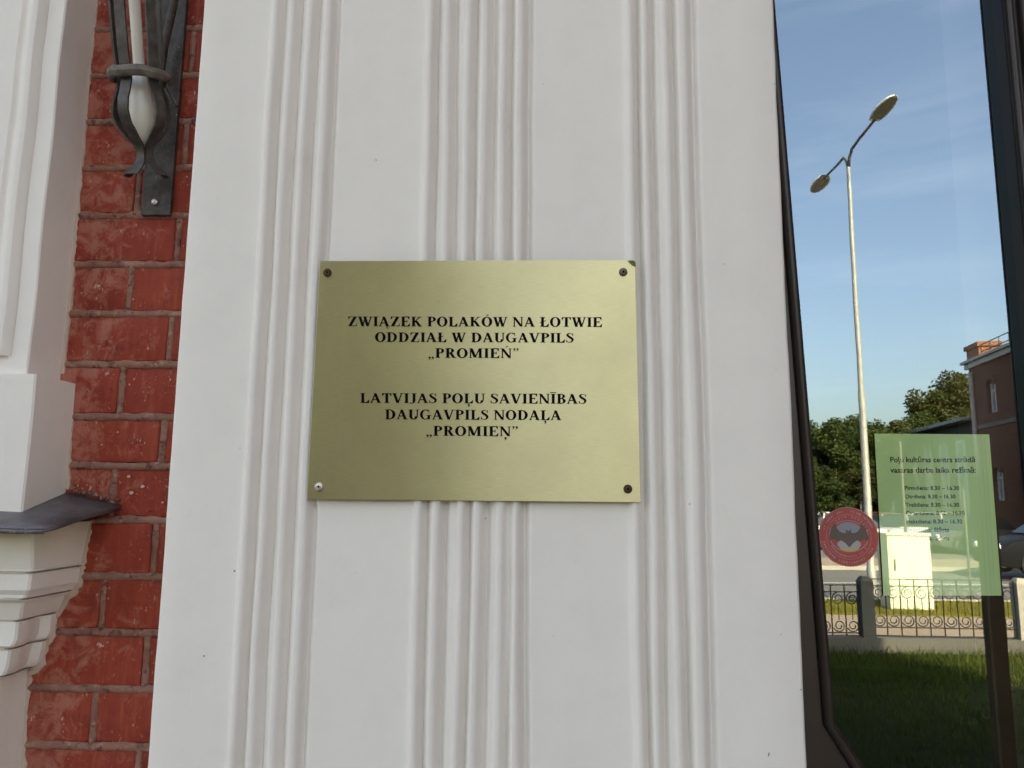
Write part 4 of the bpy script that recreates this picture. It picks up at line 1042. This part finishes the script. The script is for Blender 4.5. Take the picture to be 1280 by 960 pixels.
# ------------------------------------------------------------------ parked cars
M_tyre = simple('tyre', (.02, .02, .02), .8)
M_rim = simple('wheel_rim', (.4, .4, .4), .3, .8)
M_cglass = simple('car_glass', (.02, .025, .03), .08)
M_head = simple('headlight', (.75, .75, .72), .15)
M_tail = simple('tail_light', (.5, .03, .02), .2)
M_platem = simple('blank_number_plate', (.7, .7, .68), .5)
def car(px, dist, heading, paint, label, suv=1.0, L=4.4):
    b_ = PD(px, 690, dist); base = Vector((b_.x, dist - D, 0)); a = R(heading); ux = Vector((math.cos(a), math.sin(a), 0)); uy = Vector((-math.sin(a), math.cos(a), 0))
    W = .9
    o = to_real_thing('parked_car', label, 'car', base, 'cars parked across the road')
    hb, hr = .98 * suv, 1.5 * suv
    P = lambda x, y, z: base + ux * x + uy * y + Vector((0, 0, z))
    sec = [(-L / 2, .35, .62 * suv, .80), (-L / 2 + .12, .25, .86 * suv, .88), (-1.3, .22, hb, .92), (0, .22, hb, .93), (.9, .22, hb, .92), (L / 2 - .35, .24, .78 * suv, .88), (L / 2, .34, .6 * suv, .76)]
    rows = [[P(x, -w_, z0), P(x, -w_ * 1.02, (z0 + z1) / 2), P(x, -w_ * .93, z1 - .03), P(x, -w_ * .8, z1), P(x, w_ * .8, z1), P(x, w_ * .93, z1 - .03), P(x, w_ * 1.02, (z0 + z1) / 2), P(x, w_, z0), P(x, -w_, z0)] for x, z0, z1, w_ in sec]
    mb = MB(); mb.grid(rows); mb.poly(rows[0][:8]); mb.poly(list(reversed(rows[-1][:8]))); body = mb.mirror().build('body', paint, o, fix=True, auto=R(40))
    cab = [(-L / 2 + .25, hb - .02, .80), (-1.35, hr - .06, .66), (-.9, hr, .64), (.25, hr - .02, .64), (1.15, hb - .02, .78)]
    mb = MB(); top = [[P(x, -w_, z), P(x, w_, z)] for x, z, w_ in cab]; bot = [[P(x, -.82, hb - .05), P(x, .82, hb - .05)] for x, z, w_ in cab]
    mb.grid(top); mb.grid([[t_[0] for t_ in top], [t_[0] for t_ in bot]]); mb.grid([[t_[1] for t_ in bot], [t_[1] for t_ in top]])
    mb.mirror().build('cabin_glass', M_cglass, o, fix=True)
    mb = MB(); wbx = [P(-1.35, -.67, hr - .04), P(-1.35, .67, hr - .04), P(.28, .65, hr), P(.28, -.65, hr)]; mb.prism(wbx, (0, 0, .035)); 
    for x in (-.55, .45):
        for y in (-1, 1): mb.tube([P(x, .84 * y, hb - .05), P(x - .1, .66 * y, hr - .01)], .035, 4)
    mb.mirror().build('roof', paint, o, fix=True)
    for x in (-L / 2 + .85, L / 2 - .85):
        for y in (-.82, .82):
            mb = MB(); mb.lathe([(.20, -.11), (.33, -.11), (.34, -.08), (.34, .08), (.33, .11), (.20, .11)], P(x, y, .34), 18, uy); wh = mb.mirror().build('wheel', M_tyre, o, fix=True, auto=R(40))
            mb = MB(); mb.lathe([(.05, -.12), (.21, -.118), (.21, .118), (.05, .12)], P(x, y, .34), 12, uy); mb.mirror().build('rim', M_rim, wh, fix=True)
    for y in (-.62, .62):
        mb = MB(); c = P(L / 2 - .06, y, .66 * suv); mb.lathe([(.05, -.05), (.11, -.03), (.11, .05), (.06, .07)], c, 10, ux); mb.mirror().build('headlight', M_head, o, fix=True, smooth=True)
        mb = MB(); c = P(-L / 2 + .02, y * 1.05, .72 * suv); mb.lathe([(.05, -.06), (.10, -.04), (.10, .05), (.06, .07)], c, 10, ux); mb.mirror().build('tail_light', M_tail, o, fix=True, smooth=True)
    mb = MB(); rt_ = Matrix((ux, uy, (0, 0, 1))).transposed(); mb.box(P(L / 2 + .012, 0, .42), (.02, .5, .11), rt_); mb.mirror().build('number_plate', M_platem, o, fix=True)
    return o
def paint(name, c): 
    m = simple(name, c, .3, .0, .05, 3); m.node_tree.nodes['Principled BSDF'].inputs['Coat Weight'].default_value = .25; return m
P_blk, P_sil, P_wht, P_red, P_gry = paint('black_car_paint', (.012, .012, .014)), paint('silver_car_paint', (.45, .46, .46)), paint('white_car_paint', (.75, .75, .73)), paint('red_car_paint', (.35, .05, .03)), paint('dark_grey_car_paint', (.07, .075, .085))
P_blk.node_tree.nodes['Principled BSDF'].inputs['Coat Weight'].default_value = 0; P_blk.node_tree.nodes['Principled BSDF'].inputs['Specular IOR Level'].default_value = .06; P_blk.node_tree.nodes['Principled BSDF'].inputs['Roughness'].default_value = .35
car(1338, 23.2, 176, P_blk, 'black off-road car parked nearest the road on the right', 1.22, 4.6)
car(1208, 34, 200, P_gry, 'dark grey car parked behind the notice, right of the silver one', 1.0)
car(1168, 36, 210, P_wht, 'white car parked behind the cream cabinet', 1.05)
car(1128, 37, 205, P_sil, 'silver car parked behind the round sticker and notice', 1.0)
car(1040, 35, 170, P_wht, 'white car parked under the left trees', 1.05)
car(1082, 42, 190, P_red, 'red car parked farthest back', 1.0)

# ------------------------------------------------------------------ trees
M_leafA = leafmat('leaf_dark_green', (.028, .055, .012), (.055, .085, .02), (.085, .105, .027))
M_leafB = leafmat('leaf_olive_green', (.045, .058, .014), (.08, .09, .024), (.11, .10, .03))
M_bark = simple('bark', (.10, .075, .055), .9, var=.3, nscale=3, bmp=.6, bscale=12)
def crown(seed, rx, rz, n, leaf, mat_, cl=26):
    rnd = random.Random(seed); blobs = []
    for k in range(cl):
        a, b_ = rnd.uniform(0, 6.28), rnd.uniform(-1, 1); rr = rnd.uniform(.35, .85)
        blobs.append((Vector((math.cos(a) * math.sqrt(1 - b_ * b_) * rx * rr, math.sin(a) * math.sqrt(1 - b_ * b_) * rx * rr, b_ * rz * rr)), rnd.uniform(.22, .42) * rx))
    v, f_ = [], []
    for k in range(n):
        c, r_ = rnd.choice(blobs); d = Vector((rnd.gauss(0, 1), rnd.gauss(0, 1), rnd.gauss(0, 1))).normalized(); p = c + d * r_ * (rnd.random() ** .35)
        p.z *= 1.0
        a = Vector((rnd.gauss(0, 1), rnd.gauss(0, 1), rnd.gauss(0, .5))).normalized(); b2 = (d + Vector((rnd.gauss(0, .5), rnd.gauss(0, .5), rnd.gauss(0, .5)))).cross(a).normalized(); s_ = leaf * rnd.uniform(.6, 1.4)
        i = len(v); v += [p - a * s_, p - b2 * s_ * .5, p + a * s_, p + b2 * s_ * .5]; f_.append((i, i + 1, i + 2, i + 3))
    me = bpy.data.meshes.new('crown'); me.from_pydata([tuple(q_) for q_ in v], [], f_); me.materials.append(mat_); return me
crowns = [crown(3, 1, 1.05, 14000, .05, M_leafA, 34), crown(5, 1, .9, 14000, .05, M_leafA, 26), crown(8, 1, 1.0, 12000, .05, M_leafB, 30), crown(9, 1, 1.0, 16000, .085, M_leafA, 44)]
def trunkmesh():
    mb = MB(); mb.tube([(0, 0, 0), (.02, 0, .3), (0, .02, .7), (.03, 0, .95), (0, 0, 1.15)], [.075, .055, .045, .035, .01], 8)
    for k in range(6):
        a = k * 1.05; z = .62 + .09 * k; mb.tube([(0, 0, z * .8), (.10 * math.cos(a), .10 * math.sin(a), z * .8 + .15), (.2 * math.cos(a), .2 * math.sin(a), z * .8 + .26)], [.03, .018, .006], 6)
    me = bpy.data.meshes.new('trunk'); me.from_pydata([tuple(p) for p in mb.v], [], mb.f); me.materials.append(M_bark); me.shade_smooth(); return me
TR_ = trunkmesh()
def tree(px, pytop, dist, rpx, label, kind=0, sq=1.0, ground=0):
    top = PD(px, pytop, dist); rad = rpx / 967 * dist; hz_ = top.z; rz_ = min(rad * sq, hz_ * .52)
    o = to_real_thing('tree', label, 'tree', (top.x, dist - D, 0), 'trees across the road')
    c = bpy.data.objects.new('crown', crowns[kind]); COL.objects.link(c); c.parent = o; c.scale = (rad, rad, rz_); c.location = (0, 0, hz_ - rz_ * 1.12); c.rotation_euler.z = px
    t_ = bpy.data.objects.new('trunk', TR_); COL.objects.link(t_); t_.parent = o; hh = hz_ - rz_; t_.scale = (hh * .8, hh * .8, hh * .95)
for a in ((1012, 521, 53, 40, 'leafy tree peeping past the window frame', 1, 1.0), (1062, 515, 55, 44, 'full green tree hidden half by the lamp pole', 0, 1.0), (1098, 520, 54, 40, 'yellow green tree right of the lamp pole', 2, 1.0), (1032, 521, 50, 46, 'round leafy tree left of the street lamp', 0, 1.0), (1085, 516, 52, 44, 'dense green tree just behind the street lamp', 1, 1.0), (1118, 514, 56, 34, 'lighter feathery tree above the notice', 2, 1.05),
          (1000, 560, 47, 36, 'low tree at the window frame edge', 1, .9), (1060, 575, 46, 34, 'small bushy tree under the bigger crowns', 2, .8), (1172, 470, 76, 40, 'tall olive tree rising behind the annex', 2, 1.1), (1203, 446, 78, 40, 'tallest olive tree touching the brick house', 2, 1.3),
          (1150, 512, 74, 30, 'dark rounded tree low behind the annex roof', 0, 1.0), (1030, 592, 41, 36, 'low shrubby tree behind the parked cars', 1, .8), (1100, 560, 50, 40, 'broad tree filling the gap behind the notice corner', 0, .9)): tree(*a)

# ------------------------------------------------------------------ landing, added sky-blocking wing, garden post, tree and hedge added to darken the brass
sl = MB(); sl.span((-4, -2.3, -.05), (3.1, YB + .02, .36)); sl.span((-4.2, -2.65, -.05), (3.1, -2.3, .20))
o = sl.build('entrance_landing', M_kerb, None, origin=(0, -1, 0), bevel=.006); o['kind'] = 'structure'
pc = thing('sky_blocker_wing', 'tall unseen brick wing added right of the window to block sky light', 'wing', (4.3, -1.4, 0))  # unseen wing, added to block sky light from the right
mb = MB(); mb.span((3.25, -3.1, -.1), (3.65, YB + .011, 11.0)); mb.span((5.0, -3.1, -.1), (5.4, YB + .011, 11.0)); mb.span((3.652, -3.0, 3.2), (4.998, YB + .01, 11.0)); mb.build('wall', M_bwall, pc)
mb = MB(); mb.span((3.1, -3.3, 11.003), (5.55, YB + .009, 11.2)); mb.build('roof', M_tin, pc)

DP = 5.35; M_post = simple('brown_post_wood', (.16, .085, .035), .7, var=.35, nscale=4, bmp=.4, bscale=20)
p0, p1 = PD(1248, 960, DP), PD(1267, 960, DP); hp_ = PD(1240, 600, DP).z
mb = MB(); mb.box(((p0.x + p1.x) / 2, DP - D, hp_ / 2 - .05), (p1.x - p0.x, .10, hp_ + .1)); mb.box(((p0.x + p1.x) / 2, DP - D, hp_ + .015), (p1.x - p0.x + .02, .12, .03))
o = mb.mirror().build('garden_post', M_post, None, origin=mir(((p0.x + p1.x) / 2, DP - D, 0)), bevel=.006); tag(o, 'brown square wooden post standing on the shaded lawn right of the notice', 'post')
for x, y, h_, r_, k, lb in ((-5.0, 15.0, 15.0, 3.7, 3, 'unseen tall street tree added to darken the left edge of the plaque'), ):  # unseen tree added to darken the left side of the plaque
    o = to_real_thing('tree', lb, 'tree', (x, y, 0))
    c = bpy.data.objects.new('crown', crowns[k]); COL.objects.link(c); c.parent = o; c.scale = (r_, r_, 7.0); c.location = (0, 0, h_ - 7.2)
    t_ = bpy.data.objects.new('trunk', TR_); COL.objects.link(t_); t_.parent = o; t_.scale = (6, 6, 7)

mb = MB(); rnd = random.Random(4)
for _ in range(15000):
    u_ = rnd.random(); x = -13 + 14.4 * rnd.random(); face = rnd.random()
    y = 9.2 + rnd.uniform(0, .9) if face > .6 else 9.2 + rnd.uniform(-.05, .08); z = 2.6 + .25 * noise.noise(Vector((x, 1, 1))) if face > .85 else rnd.uniform(.05, 2.65)
    p = Vector((x, y, z)); a = Vector((rnd.gauss(0, 1), rnd.gauss(0, 1), rnd.gauss(0, 1))).normalized(); b_ = a.orthogonal().normalized(); k = rnd.uniform(.04, .09)
    mb.poly([p - a * k, p - b_ * k * .5, p + a * k, p + b_ * k * .5])
hg = thing('hedge', 'unseen clipped hedge added left on the lawn to darken the plaque reflection', 'hedge', mir((-6.7, 9.6, 0)))  # unseen hedge added to keep the sunlit street out of the brass
mb.mirror().build('leaves', M_leafA, hg, kind='stuff')
mb = MB()
for k in range(18): mb.tube([(-12.8 + k * .8, 9.6, 0), (-12.7 + k * .8, 9.6, 1.0), (-12.8 + k * .8, 9.65, 2.2)], [.04, .03, .01], 6)
mb.span((-12.9, 9.35, .1), (1.2, 9.95, 2.4)); mb.mirror().build('branches', M_bark, hg)

for k, (az, d, h_, r_, kd) in enumerate(((-42, 52, 9, 5, 0), (-33, 48, 8, 4.6, 1), (-25, 55, 10, 5.2, 0), (-17, 50, 8.5, 4.6, 1), (-9, 54, 9.5, 5, 2), (-2, 50, 8, 4.4, 0), (5, 56, 9, 4.8, 1), (11, 52, 8, 4.3, 2), (15.5, 54, 8.2, 4, 0))):
    p = Vector((d * math.tan(R(az)), d - D, 0))
    o = to_real_thing('tree', ['leftmost small tree across the road', 'second small tree from the left across the road', 'third, tallest tree of the row across the road', 'fourth, low tree of the row across the road', 'fifth, olive tree of the row across the road', 'sixth, lowest round tree across the road', 'seventh, broad tree of the row across the road', 'eighth, olive tree of the row across the road', 'last tree of the row, next to the window view'][k], 'tree', p, 'row of trees across the road')
    c = bpy.data.objects.new('crown', crowns[kd]); COL.objects.link(c); c.parent = o; c.scale = (r_, r_, h_ * .5); c.location = (0, 0, h_ * .54); c.rotation_euler.z = k
    t_ = bpy.data.objects.new('trunk', TR_); COL.objects.link(t_); t_.parent = o; t_.scale = (h_ * .6, h_ * .6, h_ * .7)
mb = MB(); rnd = random.Random(12)
for k in range(46):
    u_ = rnd.random(); a = PY(88 + 62 * u_, 611 + 15 * u_, YB - .004); q_ = rnd.uniform(.001, .0034)
    mb.box(a + Vector((0, rnd.uniform(-.006, .003), rnd.uniform(-.002, .004))), (q_ * 1.6, q_ * 1.4, q_), Matrix.Rotation(rnd.random() * 3, 3, 'Y'))
mb.build('mortar_crumbs', M_mortar, pier, kind='stuff')
mb = MB()
for px, py, q_ in ((161, 595.5, .0028), (178, 608, .0032), (164, 616, .0034), (105, 285, .003), (203, 628, .002), (147, 540, .0016), (127, 556, .0015), (112, 310, .0022), (243, 160, .0012)):
    p = PY(px, py, YB - .0006); mb.poly([p + Vector((q_ * math.cos(A) * (1 + .3 * math.sin(3 * A + px)), 0, q_ * .8 * math.sin(A))) for A in [2 * math.pi * j / 9 for j in range(9)]])
mb.build('paint_splash', M_ragged, wall)
